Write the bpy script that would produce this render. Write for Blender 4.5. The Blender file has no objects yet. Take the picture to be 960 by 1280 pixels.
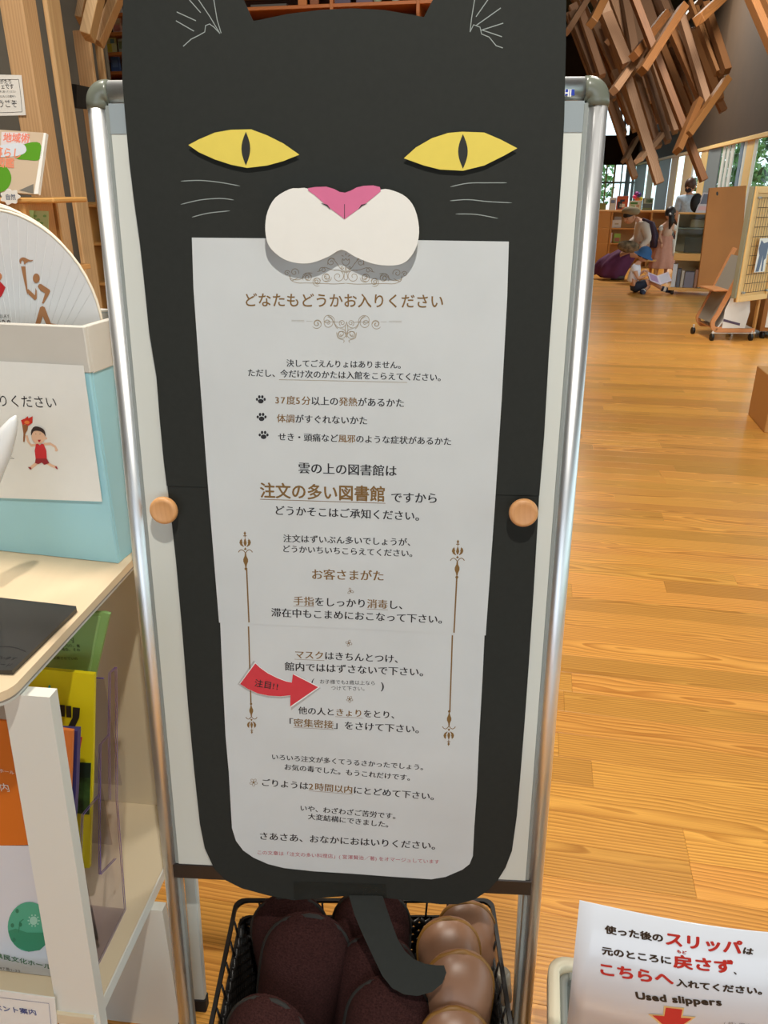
import bpy, math, random
from mathutils import Vector, Matrix
random.seed(7)
SC = bpy.context.scene
COL = SC.collection
PI = math.pi

# ---------------------------------------------------------------- camera, sky, lights, exposure
CAM_H, PITCH, FPX = 1.5, math.radians(23.0), 960.0
cd = bpy.data.cameras.new('camera'); cam = bpy.data.objects.new('camera', cd); COL.objects.link(cam)
cam.location = (0, 0, CAM_H); cam.rotation_euler = (PI/2 - PITCH, 0, 0)
cd.sensor_fit = 'VERTICAL'; cd.sensor_height = 24.0; cd.lens = 24.0*FPX/1280.0
cd.clip_start = 0.05; cd.clip_end = 200
SC.camera = cam
SC.view_settings.view_transform = 'Standard'; SC.view_settings.look = 'None'
SC.view_settings.gamma = 1.0; SC.view_settings.use_curve_mapping = False
SC.view_settings.exposure = 0.0

def lin(c):
    return tuple(((x/255.0)/12.92 if x/255.0 <= 0.04045 else ((x/255.0+0.055)/1.055)**2.4) for x in c)

world = bpy.data.worlds.new('world'); SC.world = world; world.use_nodes = True
wn = world.node_tree; bg = wn.nodes['Background']
bg.inputs[0].default_value = (0.80, 0.90, 1.0, 1); bg.inputs[1].default_value = 2.3

def lamp(name, kind, loc, target, power, color, size=0.1, **kw):
    l = bpy.data.lights.new(name, kind); l.energy = power; l.color = color
    if kind == 'AREA':
        l.shape = 'RECTANGLE'; l.size = size; l.size_y = kw.get('size_y', size)
    else: l.shadow_soft_size = size
    if kind == 'SPOT': l.spot_size = kw.get('spot', 1.6); l.spot_blend = 0.7
    o = bpy.data.objects.new(name, l); COL.objects.link(o); o.location = loc
    o.rotation_euler = (Vector(target)-Vector(loc)).to_track_quat('-Z', 'Y').to_euler()
    return o
lamp('ceiling_spotlight', 'SPOT', (0.15, -0.15, 3.1), (0.0, 1.0, 0.7), 150, (1.0, 0.95, 0.86), 0.03, spot=2.0)
lamp('overhead_fill', 'AREA', (1.6, 3.2, 4.4), (1.6, 3.2, 0), 70, (1.0, 0.95, 0.86), 0.8)  # unseen area light added to brighten the near floor
lamp('overhead_fill', 'AREA', (-1.2, 1.6, 4.4), (-1.4, 3.0, 0), 130, (1.0, 0.93, 0.82), 0.6)  # added fill above the left side, brightens posts and wall
lamp('overhead_fill', 'AREA', (2.6, 7.0, 4.2), (3.2, 12.0, 0), 170, (1.0, 0.93, 0.82), 1.0)  # added fill aimed down the hall, not a visible fixture
lamp('overhead_fill', 'AREA', (4.6, 17.0, 5.6), (4.6, 15.0, 0), 330, (1.0, 0.94, 0.84), 1.2)  # large unseen fill added to lift the far hall

# ---------------------------------------------------------------- pixel rays and frames
CP, SP = math.cos(PITCH), math.sin(PITCH)
EYE = Vector((0, 0, CAM_H))
def ray(px, py):
    x, u, f = px-480.0, 640.0-py, FPX
    return Vector((x, f*CP+u*SP, u*CP-f*SP))
def at_y(px, py, y):
    d = ray(px, py); return EYE + d*(y/d.y)
def at_z(px, py, z=0.0):
    d = ray(px, py); return EYE + d*((z-CAM_H)/d.z)

class Frame:
    """right-handed frame: o + x*X + y*Y + z*Z"""
    def __init__(s, o, X, Y, Z=None):
        s.o = Vector(o); s.X = Vector(X).normalized(); s.Y = Vector(Y).normalized()
        s.Z = Vector(Z).normalized() if Z is not None else s.X.cross(s.Y)
    def __call__(s, x, y, z=0.0): return s.o + s.X*x + s.Y*y + s.Z*z
    def uv(s, px, py, w=0.0):
        d = ray(px, py); n = s.Z
        t = (s.o + n*w - EYE).dot(n)/d.dot(n); p = EYE + d*t - s.o
        return (p.dot(s.X), p.dot(s.Y))
def yawframe(o, deg):            # X right, Y depth, Z up, turned clockwise by deg
    a = math.radians(deg)
    return Frame(o, (math.cos(a), -math.sin(a), 0), (math.sin(a), math.cos(a), 0), (0, 0, 1))
def wallframe(o, deg):           # upright plane that faces the camera: X right, Y up, Z towards viewer
    a = math.radians(deg)
    return Frame(o, (math.cos(a), -math.sin(a), 0), (0, 0, 1), (-math.sin(a), -math.cos(a), 0))
BYAW = 11.0
BLD = yawframe((0, 0, 0), BYAW)

# ---------------------------------------------------------------- materials
def new_mat(name):
    m = bpy.data.materials.new(name); m.use_nodes = True
    return m, m.node_tree, m.node_tree.nodes['Principled BSDF']
def mat(name, c, rough=0.5, metal=0.0, var=0.0, scale=30.0, coat=0.0, bump=0.0, spec=None, stretch=None, emit=0.0, sheen=0.0):
    m, nt, p = new_mat(name); c = lin(c)
    p.inputs['Base Color'].default_value = (*c, 1); p.inputs['Roughness'].default_value = rough
    p.inputs['Metallic'].default_value = metal
    if coat: p.inputs['Coat Weight'].default_value = coat; p.inputs['Coat Roughness'].default_value = 0.08
    if spec is not None: p.inputs['Specular IOR Level'].default_value = spec
    if sheen: p.inputs['Sheen Weight'].default_value = sheen
    if emit: p.inputs['Emission Color'].default_value = (*c, 1); p.inputs['Emission Strength'].default_value = emit
    if var or bump:
        tc = nt.nodes.new('ShaderNodeTexCoord'); mp = nt.nodes.new('ShaderNodeMapping')
        nt.links.new(tc.outputs['Object'], mp.inputs[0])
        if stretch: mp.inputs['Scale'].default_value = stretch
        n = nt.nodes.new('ShaderNodeTexNoise'); n.inputs['Scale'].default_value = scale; n.inputs['Detail'].default_value = 4
        nt.links.new(mp.outputs[0], n.inputs['Vector'])
        if var:
            r = nt.nodes.new('ShaderNodeMix'); r.data_type = 'RGBA'
            r.inputs['A'].default_value = (*[x*(1-var) for x in c], 1); r.inputs['B'].default_value = (*[min(1, x*(1+var)) for x in c], 1)
            mr = nt.nodes.new('ShaderNodeMapRange'); mr.inputs[1].default_value = 0.3; mr.inputs[2].default_value = 0.7
            nt.links.new(n.outputs[0], mr.inputs[0]); nt.links.new(mr.outputs[0], r.inputs['Factor'])
            nt.links.new(r.outputs['Result'], p.inputs['Base Color'])
        if bump:
            b = nt.nodes.new('ShaderNodeBump'); b.inputs['Strength'].default_value = bump; b.inputs['Distance'].default_value = 0.002
            nt.links.new(n.outputs[0], b.inputs['Height']); nt.links.new(b.outputs[0], p.inputs['Normal'])
    return m
def glassmat(name, tint=(1, 1, 1), gloss=0.12, rough=0.03, alpha=0.9, fres=1.0):
    m = bpy.data.materials.new(name); m.use_nodes = True; nt = m.node_tree; nt.nodes.clear()
    out = nt.nodes.new('ShaderNodeOutputMaterial'); t = nt.nodes.new('ShaderNodeBsdfTransparent'); t.inputs[0].default_value = (*[x*alpha for x in tint], 1)
    g = nt.nodes.new('ShaderNodeBsdfGlossy'); g.inputs['Roughness'].default_value = rough
    f = nt.nodes.new('ShaderNodeFresnel'); f.inputs[0].default_value = 1.45
    mt = nt.nodes.new('ShaderNodeMath'); mt.operation = 'MULTIPLY_ADD'; mt.inputs[1].default_value = fres; mt.inputs[2].default_value = gloss*0.3
    mx = nt.nodes.new('ShaderNodeMixShader')
    ge = nt.nodes.new('ShaderNodeNewGeometry'); fb = nt.nodes.new('ShaderNodeMath'); fb.operation = 'SUBTRACT'; fb.inputs[0].default_value = 1.0
    m3 = nt.nodes.new('ShaderNodeMath'); m3.operation = 'MULTIPLY'; nt.links.new(ge.outputs['Backfacing'], fb.inputs[1])
    nt.links.new(f.outputs[0], mt.inputs[0]); nt.links.new(mt.outputs[0], m3.inputs[0]); nt.links.new(fb.outputs[0], m3.inputs[1]); nt.links.new(m3.outputs[0], mx.inputs[0])
    nt.links.new(t.outputs[0], mx.inputs[1]); nt.links.new(g.outputs[0], mx.inputs[2]); nt.links.new(mx.outputs[0], out.inputs[0])
    return m

def woodgrain(name, light, dark, mode='attr', freq=950.0, rough=0.4, spec=0.5, tone=0.16, amount=1.0, ringscale=1.0, noise_mix=0.5):
    """growth rings of a plank cut lengthwise; 'attr' reads uv (metres along/across) and a per-plank random colour, 'x'/'y'/'z' runs along that object axis"""
    m, nt, p = new_mat(name); N = nt.nodes; L = nt.links
    def M(op, a, b=None, c=None):
        n = N.new('ShaderNodeMath'); n.operation = op
        for i, v in enumerate((a, b, c)):
            if v is None: continue
            if isinstance(v, (int, float)): n.inputs[i].default_value = v
            else: L.new(v, n.inputs[i])
        return n.outputs[0]
    if mode == 'attr':
        uv = N.new('ShaderNodeUVMap'); uv.uv_map = 'loc'
        sx = N.new('ShaderNodeSeparateXYZ'); L.new(uv.outputs[0], sx.inputs[0]); X, Y = sx.outputs[0], sx.outputs[1]
        at = N.new('ShaderNodeAttribute'); at.attribute_name = 'rnd'
        sr = N.new('ShaderNodeSeparateColor'); L.new(at.outputs['Color'], sr.inputs[0]); r1, r2, r3 = sr.outputs
    else:
        tc = N.new('ShaderNodeTexCoord'); sx = N.new('ShaderNodeSeparateXYZ'); L.new(tc.outputs['Object'], sx.inputs[0])
        ax = {'x': (0, 1, 2), 'y': (1, 0, 2), 'z': (2, 0, 1)}[mode]
        X = sx.outputs[ax[0]]; Y = M('ADD', sx.outputs[ax[1]], M('MULTIPLY', sx.outputs[ax[2]], 0.83))
        oi = N.new('ShaderNodeObjectInfo'); r1 = oi.outputs['Random']
        r2 = M('FRACT', M('MULTIPLY', r1, 7.31)); r3 = M('FRACT', M('MULTIPLY', r1, 13.7))
    cx = N.new('ShaderNodeCombineXYZ'); L.new(M('MULTIPLY_ADD', X, 1.3, M('MULTIPLY', r1, 40.0)), cx.inputs[0]); L.new(M('MULTIPLY', Y, 7.0), cx.inputs[1]); L.new(M('MULTIPLY', r3, 30.0), cx.inputs[2])
    n1 = N.new('ShaderNodeTexNoise'); n1.inputs['Scale'].default_value = 1.0; n1.inputs['Detail'].default_value = 2; L.new(cx.outputs[0], n1.inputs['Vector'])
    w = M('SUBTRACT', n1.outputs[0], 0.5)
    yc = M('MULTIPLY', M('SUBTRACT', r2, 0.5), 0.14)
    dy = M('ADD', M('SUBTRACT', Y, yc), M('MULTIPLY', w, 0.03))
    h = M('ADD', M('ADD', M('MULTIPLY', r3, 0.05), M('MULTIPLY', M('SUBTRACT', r1, 0.5), M('MULTIPLY', X, 0.06))), M('MULTIPLY', w, 0.09))
    R = M('SQRT', M('ADD', M('MULTIPLY', dy, dy), M('MULTIPLY', h, h)))
    fr = M('FRACT', M('MULTIPLY', R, freq*ringscale/(2*PI)))
    ring = M('POWER', fr, 1.6)
    ring = M('MULTIPLY', ring, M('SUBTRACT', 1.0, M('POWER', fr, 16.0)))
    c2 = N.new('ShaderNodeCombineXYZ'); L.new(M('MULTIPLY_ADD', X, 5.0, M('MULTIPLY', r2, 40.0)), c2.inputs[0]); L.new(M('MULTIPLY', Y, 420.0), c2.inputs[1])
    n2 = N.new('ShaderNodeTexNoise'); n2.inputs['Scale'].default_value = 1.0; n2.inputs['Detail'].default_value = 3; L.new(c2.outputs[0], n2.inputs['Vector'])
    f = M('MULTIPLY', M('ADD', M('MULTIPLY', ring, 1.0-noise_mix*0.5), M('MULTIPLY', M('SUBTRACT', n2.outputs[0], 0.35), noise_mix)), amount)
    mx = N.new('ShaderNodeMix'); mx.data_type = 'RGBA'; mx.inputs['A'].default_value = (*lin(light), 1); mx.inputs['B'].default_value = (*lin(dark), 1)
    mx.clamp_factor = True; L.new(f, mx.inputs['Factor'])
    hs = N.new('ShaderNodeHueSaturation'); L.new(mx.outputs['Result'], hs.inputs['Color'])
    L.new(M('MULTIPLY_ADD', r3, tone*2, 1.0-tone*1.15), hs.inputs['Value']); L.new(M('MULTIPLY_ADD', r1, 0.008, 0.499), hs.inputs['Hue'])
    L.new(hs.outputs[0], p.inputs['Base Color'])
    p.inputs['Roughness'].default_value = rough; p.inputs['Specular IOR Level'].default_value = spec
    b = N.new('ShaderNodeBump'); b.inputs['Strength'].default_value = 0.12; b.inputs['Distance'].default_value = 0.001
    L.new(f, b.inputs['Height']); L.new(b.outputs[0], p.inputs['Normal'])
    return m

# ---------------------------------------------------------------- mesh builder
class MB:
    def __init__(s): s.v = []; s.f = []; s.mi = []; s.smooth = []; s.cur = 0; s.sm = False
    def add(s, vs, fs, sm=None):
        b = len(s.v); s.v += [Vector(v) for v in vs]
        for f in fs: s.f.append([b+i for i in f]); s.mi.append(s.cur); s.smooth.append(s.sm if sm is None else sm)
        return s
    def box(s, F, x0, x1, y0, y1, z0, z1):
        P = [F(x, y, z) for z in (z0, z1) for y in (y0, y1) for x in (x0, x1)]
        return s.add(P, [(0, 2, 3, 1), (4, 5, 7, 6), (0, 1, 5, 4), (2, 6, 7, 3), (0, 4, 6, 2), (1, 3, 7, 5)])
    def bbox(s, F, x0, x1, y0, y1, z0, z1, b=0.002):      # box with chamfered edges
        import itertools
        xs, ys, zs = (x0, x1), (y0, y1), (z0, z1); V = []; idx = {}
        for i, j, k in itertools.product((0, 1), repeat=3):
            sx, sy, sz = (1, -1)[i], (1, -1)[j], (1, -1)[k]
            for a, off in (('x', (0, b, b)), ('y', (b, 0, b)), ('z', (b, b, 0))):
                idx[(i, j, k, a)] = len(V); V.append(F(xs[i]+sx*off[0], ys[j]+sy*off[1], zs[k]+sz*off[2]))
        fs = []
        for i in (0, 1):
            q = [idx[(i, j, k, 'x')] for j, k in ((0, 0), (1, 0), (1, 1), (0, 1))]; fs.append(q if i else q[::-1])
            q = [idx[(j, i, k, 'y')] for j, k in ((0, 0), (1, 0), (1, 1), (0, 1))]; fs.append(q[::-1] if i else q)
            q = [idx[(j, k, i, 'z')] for j, k in ((0, 0), (1, 0), (1, 1), (0, 1))]; fs.append(q if i else q[::-1])
        for i in (0, 1):
            for j in (0, 1):
                fs.append([idx[(i, j, 0, 'x')], idx[(i, j, 1, 'x')], idx[(i, j, 1, 'y')], idx[(i, j, 0, 'y')]])
                fs.append([idx[(i, 0, j, 'x')], idx[(i, 1, j, 'x')], idx[(i, 1, j, 'z')], idx[(i, 0, j, 'z')]])
                fs.append([idx[(0, i, j, 'y')], idx[(1, i, j, 'y')], idx[(1, i, j, 'z')], idx[(0, i, j, 'z')]])
                for k in (0, 1): fs.append([idx[(i, j, k, 'x')], idx[(i, j, k, 'y')], idx[(i, j, k, 'z')]])
        return s.add(V, fs)
    def prism(s, A, B, sm=False):
        n = len(A); vs = list(A)+list(B)
        fs = [list(range(n))[::-1], [n+i for i in range(n)]]
        s.add(vs, fs, False)
        b = len(s.v)-2*n
        for i in range(n):
            j = (i+1) % n; s.f.append([b+i, b+j, b+n+j, b+n+i]); s.mi.append(s.cur); s.smooth.append(sm)
        return s
    def plate(s, F, pts, w0, w1):                          # 2D outline in frame F extruded from w0 to w1
        a = sum(pts[i][0]*pts[(i+1) % len(pts)][1]-pts[(i+1) % len(pts)][0]*pts[i][1] for i in range(len(pts)))
        if a < 0: pts = pts[::-1]
        return s.prism([F(x, y, w0) for x, y in pts], [F(x, y, w1) for x, y in pts])
    def tube(s, path, r, n=12, cap=True, sm=True):
        P = [Vector(p) for p in path]; rr = r if isinstance(r, (list, tuple)) else [r]*len(P)
        d0 = (P[1]-P[0]).normalized(); up = Vector((0, 0, 1)) if abs(d0.z) < 0.9 else Vector((1, 0, 0))
        a = d0.cross(up).normalized(); vs = []
        for i, p in enumerate(P):
            d = ((P[min(i+1, len(P)-1)]-P[max(i-1, 0)])).normalized()
            a = (a - d*a.dot(d)).normalized(); b = d.cross(a)
            vs += [p + (a*math.cos(2*PI*k/n)+b*math.sin(2*PI*k/n))*rr[i] for k in range(n)]
        fs = [(i*n+k, i*n+(k+1) % n, (i+1)*n+(k+1) % n, (i+1)*n+k) for i in range(len(P)-1) for k in range(n)]
        s.add(vs, fs, sm)
        if cap:
            b = len(s.v)-len(vs)
            for q in (list(range(n))[::-1], [(len(P)-1)*n+k for k in range(n)]):
                s.f.append([b+i for i in q]); s.mi.append(s.cur); s.smooth.append(False)
        return s
    def lathe(s, F, prof, n=24, sx=1, sy=1, sm=True):      # prof of (radius, height) turned about F's Z
        vs = []
        for r, h in prof: vs += [F(r*sx*math.cos(2*PI*k/n), r*sy*math.sin(2*PI*k/n), h) for k in range(n)]
        fs = [(i*n+k, i*n+(k+1) % n, (i+1)*n+(k+1) % n, (i+1)*n+k) for i in range(len(prof)-1) for k in range(n)]
        s.add(vs, fs, sm); b = len(s.v)-len(vs)
        for q in (list(range(n))[::-1], [(len(prof)-1)*n+k for k in range(n)]):
            s.f.append([b+i for i in q]); s.mi.append(s.cur); s.smooth.append(False)
        return s
    def ball(s, F, rx, ry, rz, n=14, m=9):
        prof = [(math.sin(PI*i/m), -math.cos(PI*i/m)*rz) for i in range(m+1)]
        prof[0] = (0.02, -rz); prof[-1] = (0.02, rz)
        return s.lathe(F, prof, n, rx, ry)
    def ribbon(s, F, pts, w, z, z2=None):                  # flat stroke of width w (or list) along 2D points
        n = len(pts); ww = w if isinstance(w, (list, tuple)) else [w]*n; vs = []
        for i, (x, y) in enumerate(pts):
            a = pts[max(0, i-1)]; b = pts[min(n-1, i+1)]; dx, dy = b[0]-a[0], b[1]-a[1]; l = math.hypot(dx, dy) or 1
            ox, oy = -dy/l*ww[i]/2, dx/l*ww[i]/2
            vs += [F(x-ox, y-oy, z), F(x+ox, y+oy, z)]
        return s.add(vs, [(2*i, 2*i+2, 2*i+3, 2*i+1) for i in range(n-1)])

def spline(pts, k=5, closed=False):
    n = len(pts); out = []
    rng = range(n) if closed else range(n-1)
    for i in rng:
        g = (lambda j: pts[j % n]) if closed else (lambda j: pts[max(0, min(n-1, j))])
        p0, p1, p2, p3 = g(i-1), g(i), g(i+1), g(i+2)
        for t in range(k):
            t = t/k
            out.append(tuple(0.5*((2*p1[c])+(-p0[c]+p2[c])*t+(2*p0[c]-5*p1[c]+4*p2[c]-p3[c])*t*t+(-p0[c]+3*p1[c]-3*p2[c]+p3[c])*t**3) for c in range(len(p1))))
    if not closed: out.append(tuple(pts[-1]))
    return out

ORIG = {}
def mkobj(name, mb, mats, parent=None, origin=None):
    """one mesh object from world-space geometry; children share their root's origin"""
    root = parent
    if parent is not None: o0 = ORIG[parent.name]
    elif origin is not None: o0 = Vector(origin)
    else:
        xs = [v.x for v in mb.v]; ys = [v.y for v in mb.v]; zs = [v.z for v in mb.v]
        o0 = Vector(((min(xs)+max(xs))/2, (min(ys)+max(ys))/2, min(zs)))
    me = bpy.data.meshes.new(name)
    me.from_pydata([v-o0 for v in mb.v], [], mb.f)
    for i, p in enumerate(me.polygons): p.material_index = mb.mi[i]; p.use_smooth = mb.smooth[i]
    for m in (mats if isinstance(mats, (list, tuple)) else [mats]): me.materials.append(m)
    me.update()
    o = bpy.data.objects.new(name, me); COL.objects.link(o)
    if parent is not None: o.parent = parent
    else: o.location = o0
    ORIG[o.name] = o0
    return o
def tag(o, label=None, cat=None, group=None, kind=None):
    if label: o['label'] = label
    if cat: o['category'] = cat
    if group: o['group'] = group
    if kind: o['kind'] = kind
    return o
def thing(name, loc, label, cat, group=None):
    o = bpy.data.objects.new(name, None); COL.objects.link(o); o.location = loc; o.empty_display_size = 0.05
    ORIG[o.name] = Vector(loc)
    return tag(o, label, cat, group)
def struct(name, mb, m, parent=None):
    o = mkobj(name, mb, m, parent, origin=(0, 0, 0) if parent is None else None)
    if parent is None: o['kind'] = 'structure'
    return o

# ---------------------------------------------------------------- lettering
_gl = {}
def glyph(ch, st='r'):
    k = (ch, st)
    if k in _gl: return _gl[k]
    c = bpy.data.curves.new('g', 'FONT'); c.body = ch; c.resolution_u = 3
    c.offset = 0.0
    o = bpy.data.objects.new('g', c); COL.objects.link(o)
    dg = bpy.context.evaluated_depsgraph_get(); me = bpy.data.meshes.new_from_object(o.evaluated_get(dg))
    vs = [(v.co.x, v.co.y) for v in me.vertices]; fs = [list(p.vertices) for p in me.polygons]
    bpy.data.objects.remove(o); bpy.data.curves.remove(c); bpy.data.meshes.remove(me)
    if st == 'm':      # brush-serif look: strokes widened sideways only
        sh = [(-0.022, 0.0), (0.022, 0.0)]
    else: sh = {'r': [(0, 0)], 't': [(0, 0)], 'h': [(-0.014, 0.008), (0.014, 0.008), (0, -0.014)], 'x': [(-0.045, 0), (0.045, 0), (0, 0.035), (0, -0.035), (0.03, 0.026), (-0.03, -0.026), (-0.03, 0.026), (0.03, -0.026), (0, 0)], 'b': [(-0.026, 0), (0.026, 0), (0, 0.02), (0, -0.02), (0.016, 0.014), (-0.016, -0.014)]}[st]
    n = len(vs); base = vs; bf = fs; vs = []; fs = []
    for q, (ox, oy) in enumerate(sh):
        vs += [(x+ox, y+oy) for x, y in base]; fs += [[i+n*q for i in f] for f in bf]
    _gl[k] = (vs, fs, n); return _gl[k]
def adv(ch):
    if 'a' <= ch.lower() <= 'z' and len(ch) == 1: return max(p[0] for p in glyph(ch, 'r')[0])+0.075
    if ord(ch) < 0x2000: return {'i': 0.3, 'l': 0.3, ' ': 0.35, '1': 0.55, '!': 0.42, '-': 0.45, 'm': .85}.get(ch, 0.62)
    return 1.0
def letters(F, segs, a, b, w, mats, parent, st='m', name='lettering', hscale=1.0, fit=True, underline=None):
    """segs = [(text, colour key)], laid from a to b (points in frame F), one mesh per colour"""
    cols = {}; x = 0.0; lo, hi = 1e9, -1e9
    for t, ck in segs:
        x0 = x
        for ch in t:
            if ch not in ' 　':
                vs, fs, nb = glyph(ch, st)
                if vs:
                    cols.setdefault(ck, []).append((x, vs, fs, nb))
                    lo = min(lo, x+min(p[0] for p in vs)); hi = max(hi, x+max(p[0] for p in vs))
            x += adv(ch)
        if underline and ck in underline: cols[ck].append((0, [(x0, -0.2), (x, -0.2), (x, -0.165), (x0, -0.165)], [[0, 1, 2, 3]], 4))
    dx, dy = b[0]-a[0], b[1]-a[1]; L = math.hypot(dx, dy); sc = L/(hi-lo); c, s_ = dx/L, dy/L
    for ck, items in cols.items():
        mb = MB()
        for gx, vs, fs, nb in items:
            P = []
            for k, (vx, vy) in enumerate(vs):
                u = (gx+vx-lo)*sc; v = (vy-0.36)*sc*hscale
                P.append(F(a[0]+u*c-v*s_, a[1]+u*s_+v*c, w+0.00002*(k//nb)))
            mb.add(P, fs)
        mkobj(name, mb, mats[ck], parent)
def pxletters(F, segs, a, b, w, mats, parent, **k):
    letters(F, segs, F.uv(*a, w), F.uv(*b, w), w, mats, parent, **k)
def pxpts(F, pts, w=0.0, sc=1.0, ox=0.0, oy=0.0): return [F.uv(ox+x/sc, oy+y/sc, w) for x, y in pts]
# ================================================================= materials
M = {}
M['alu'] = mat('brushed_aluminium', (240, 242, 244), 0.4, 1.0)
M['alu_dull'] = mat('dull_aluminium', (150, 154, 152), 0.42, 1.0)
M['grey_plastic'] = mat('grey_plastic', (112, 116, 104), 0.28, spec=0.5)
M['groove'] = mat('grey_groove', (142, 147, 143), 0.45)
M['panel'] = mat('white_panel', (212, 214, 206), 0.42, var=0.03, scale=3, stretch=(1, 1, 0.1))
M['header'] = mat('header_strip_grey', (150, 160, 164), 0.4)
M['dark_bar'] = mat('dark_brown_bar', (40, 31, 28), 0.35)
M['black_paper'] = mat('black_card', (41, 43, 40), 0.75, var=0.05, scale=120, spec=0.25)
M['yellow_paper'] = mat('yellow_card', (226, 205, 92), 0.7, var=0.02, scale=60, spec=0.3)
M['pupil'] = mat('pupil_black', (30, 31, 28), 0.7)
M['white_card'] = mat('white_card', (232, 230, 224), 0.7, var=0.01, scale=50, spec=0.3)
M['pink_paper'] = mat('pink_card', (212, 112, 150), 0.7, var=0.02, scale=60, spec=0.3)
M['sheet'] = mat('printed_sheet', (205, 209, 210), 0.6, var=0.035, scale=9, bump=0.0, spec=0.35)
M['chalk'] = mat('white_pencil', (150, 158, 156), 0.9)
M['ink'] = mat('black_ink', (28, 27, 32), 0.6)
M['gold'] = mat('brown_ink', (124, 92, 42), 0.6)
M['gold_light'] = mat('pale_brown_ink', (160, 146, 124), 0.6)
M['redink'] = mat('red_ink', (178, 70, 84), 0.6)
M['red_paper'] = mat('red_paper', (206, 48, 66), 0.25, var=0.03, scale=80, coat=0.3)
M['laminate'] = glassmat('clear_laminate', (0.98, 0.99, 1.0), 0.2, 0.08, 0.93)
M['sticker_blue'] = mat('blue_sticker', (36, 60, 168), 0.35)
M['white'] = mat('plain_white', (238, 238, 236), 0.5)
M['knobwood'] = woodgrain('knob_beech', (216, 156, 104), (186, 120, 66), 'z', rough=0.42, tone=0.03, amount=0.3)
M['rubber'] = mat('black_rubber', (24, 24, 24), 0.7)
INK = {'k': M['ink'], 'g': M['gold'], 'r': M['redink']}

# ================================================================= sign stand (A-frame, leans back)
BY = math.radians(3.4); LEAN = math.radians(5.4)
U = Vector((math.cos(BY), -math.sin(BY), 0)); NH = Vector((-math.sin(BY), -math.cos(BY), 0))
V = -(NH*math.sin(LEAN) + Vector((0, 0, -1))*math.cos(LEAN))
BP = Frame((-0.046, 1.0755, CAM_H+0.111), U, V)       # Z = towards the reader
TR = 0.0136; uL = BP.uv(109.5, 125, -TR)[0]; uR = BP.uv(760.5, 125, -TR)[0]
vTop = BP.uv(433, 95)[1]; vBar = BP.uv(433, 109)[1]
vFoot = -(BP.o.z-0.012)/V.z
WC = -TR
def pb(px, py, w=0.0): return BP.uv(px, py, w)
stand = thing('sign_stand', (BP(0, vFoot).x, BP(0, vFoot).y+0.2, 0), 'tall aluminium-framed A-shaped sign stand with grey rounded corners holding the cat poster', 'sign stand')
ER = 0.012
for s_, u0 in ((1, uL), (-1, uR)):
    uc = u0+s_*TR
    mkobj('upright_tube', MB().tube([BP(uc, vTop-TR-ER, WC), BP(uc, vFoot, WC)], TR, 28), M['alu'], stand)
    e = []
    for k in range(11):
        t = PI/2*k/10
        e.append(BP(uc+s_*ER*(1-math.cos(t)), vTop-TR-ER+ER*math.sin(t), WC))
    mkobj('corner_elbow', MB().tube([BP(uc, vTop-TR-ER-0.008, WC)]+e+[BP(uc+s_*(ER+0.005), vTop-TR, WC)], TR*1.08, 28), M['grey_plastic'], stand)
    g = MB().bbox(BP, *sorted((u0+s_*TR*1.8, u0+s_*(TR*2+0.0035))), vFoot+0.0, vTop-0.03, WC-0.006, WC+0.0085, 0.001)
    mkobj('edge_channel', g, M['groove'], stand)
    mkobj('foot_cap', MB().tube([BP(uc, vFoot, WC)-Vector((0, 0, 0.011)), BP(uc, vFoot+0.03, WC)], TR*1.18, 20), M['rubber'], stand)
    # rear leg, hinged under the top rail
    top = BP(uc+s_*0.03, vTop-0.06, WC-0.03); bot = Vector((uc+s_*0.004+BP.o.x, BP(uc, vFoot).y+0.075, 0.012)); dl = (top-bot).normalized(); RL = Frame(bot, U, dl.cross(U), dl)
    lg = mkobj('rear_leg', MB().bbox(RL, -0.011, 0.011, -0.008, 0.008, 0.0, (top-bot).length, 0.002), M['panel'], stand)
    mkobj('foot_cap', MB().bbox(RL, -0.013, 0.013, -0.010, 0.010, -0.012, 0.02, 0.002), M['rubber'], lg)
mkobj('top_rail', MB().tube([BP(uL+TR+ER+0.004, vTop-TR, WC), BP(uR-TR-ER-0.004, vTop-TR, WC)], TR, 28), M['alu'], stand)
pu0, pu1 = uL+TR*2+0.0035, uR-TR*2-0.0035
vHead = BP.uv(600, 165)[1]; vPan = BP.uv(441, 1090)[1]
mkobj('panel', MB().box(BP, pu0, pu1, vPan-0.004, vTop-2*TR-0.001, -0.014, -0.004), M['panel'], stand)
mkobj('header_strip', MB().box(BP, pu0, pu1, vHead, vTop-2*TR-0.001, -0.004, -0.0028), M['header'], stand)
mkobj('crossbar', MB().bbox(BP, pu0-0.012, pu1+0.012, vPan-0.034, vPan-0.004, -0.022, -0.002, 0.0015), M['dark_bar'], stand)
mkobj('rear_crossbar', MB().tube([BP(uL+0.03, vFoot+0.42, -0.085), BP(uR-0.03, vFoot+0.42, -0.085)], 0.008, 12), M['alu_dull'], stand)
stk = mkobj('maker_sticker', MB().plate(Frame(BP(0, 0, WC+TR*0.93), U, V), [Frame(BP(0, 0, WC+TR*0.93), U, V).uv(*p) for p in ((702, 112), (718, 112), (718, 119.5), (702, 119.5))], 0, 0.0009), M['sticker_blue'], stand)
FS = Frame(BP(0, 0, WC+TR*0.93+0.001), U, V)
letters(FS, [('HI', 'w')], FS.uv(705, 116), FS.uv(714, 116), 0.0001, {'w': M['white']}, stk, st='b', hscale=1.2)

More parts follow.
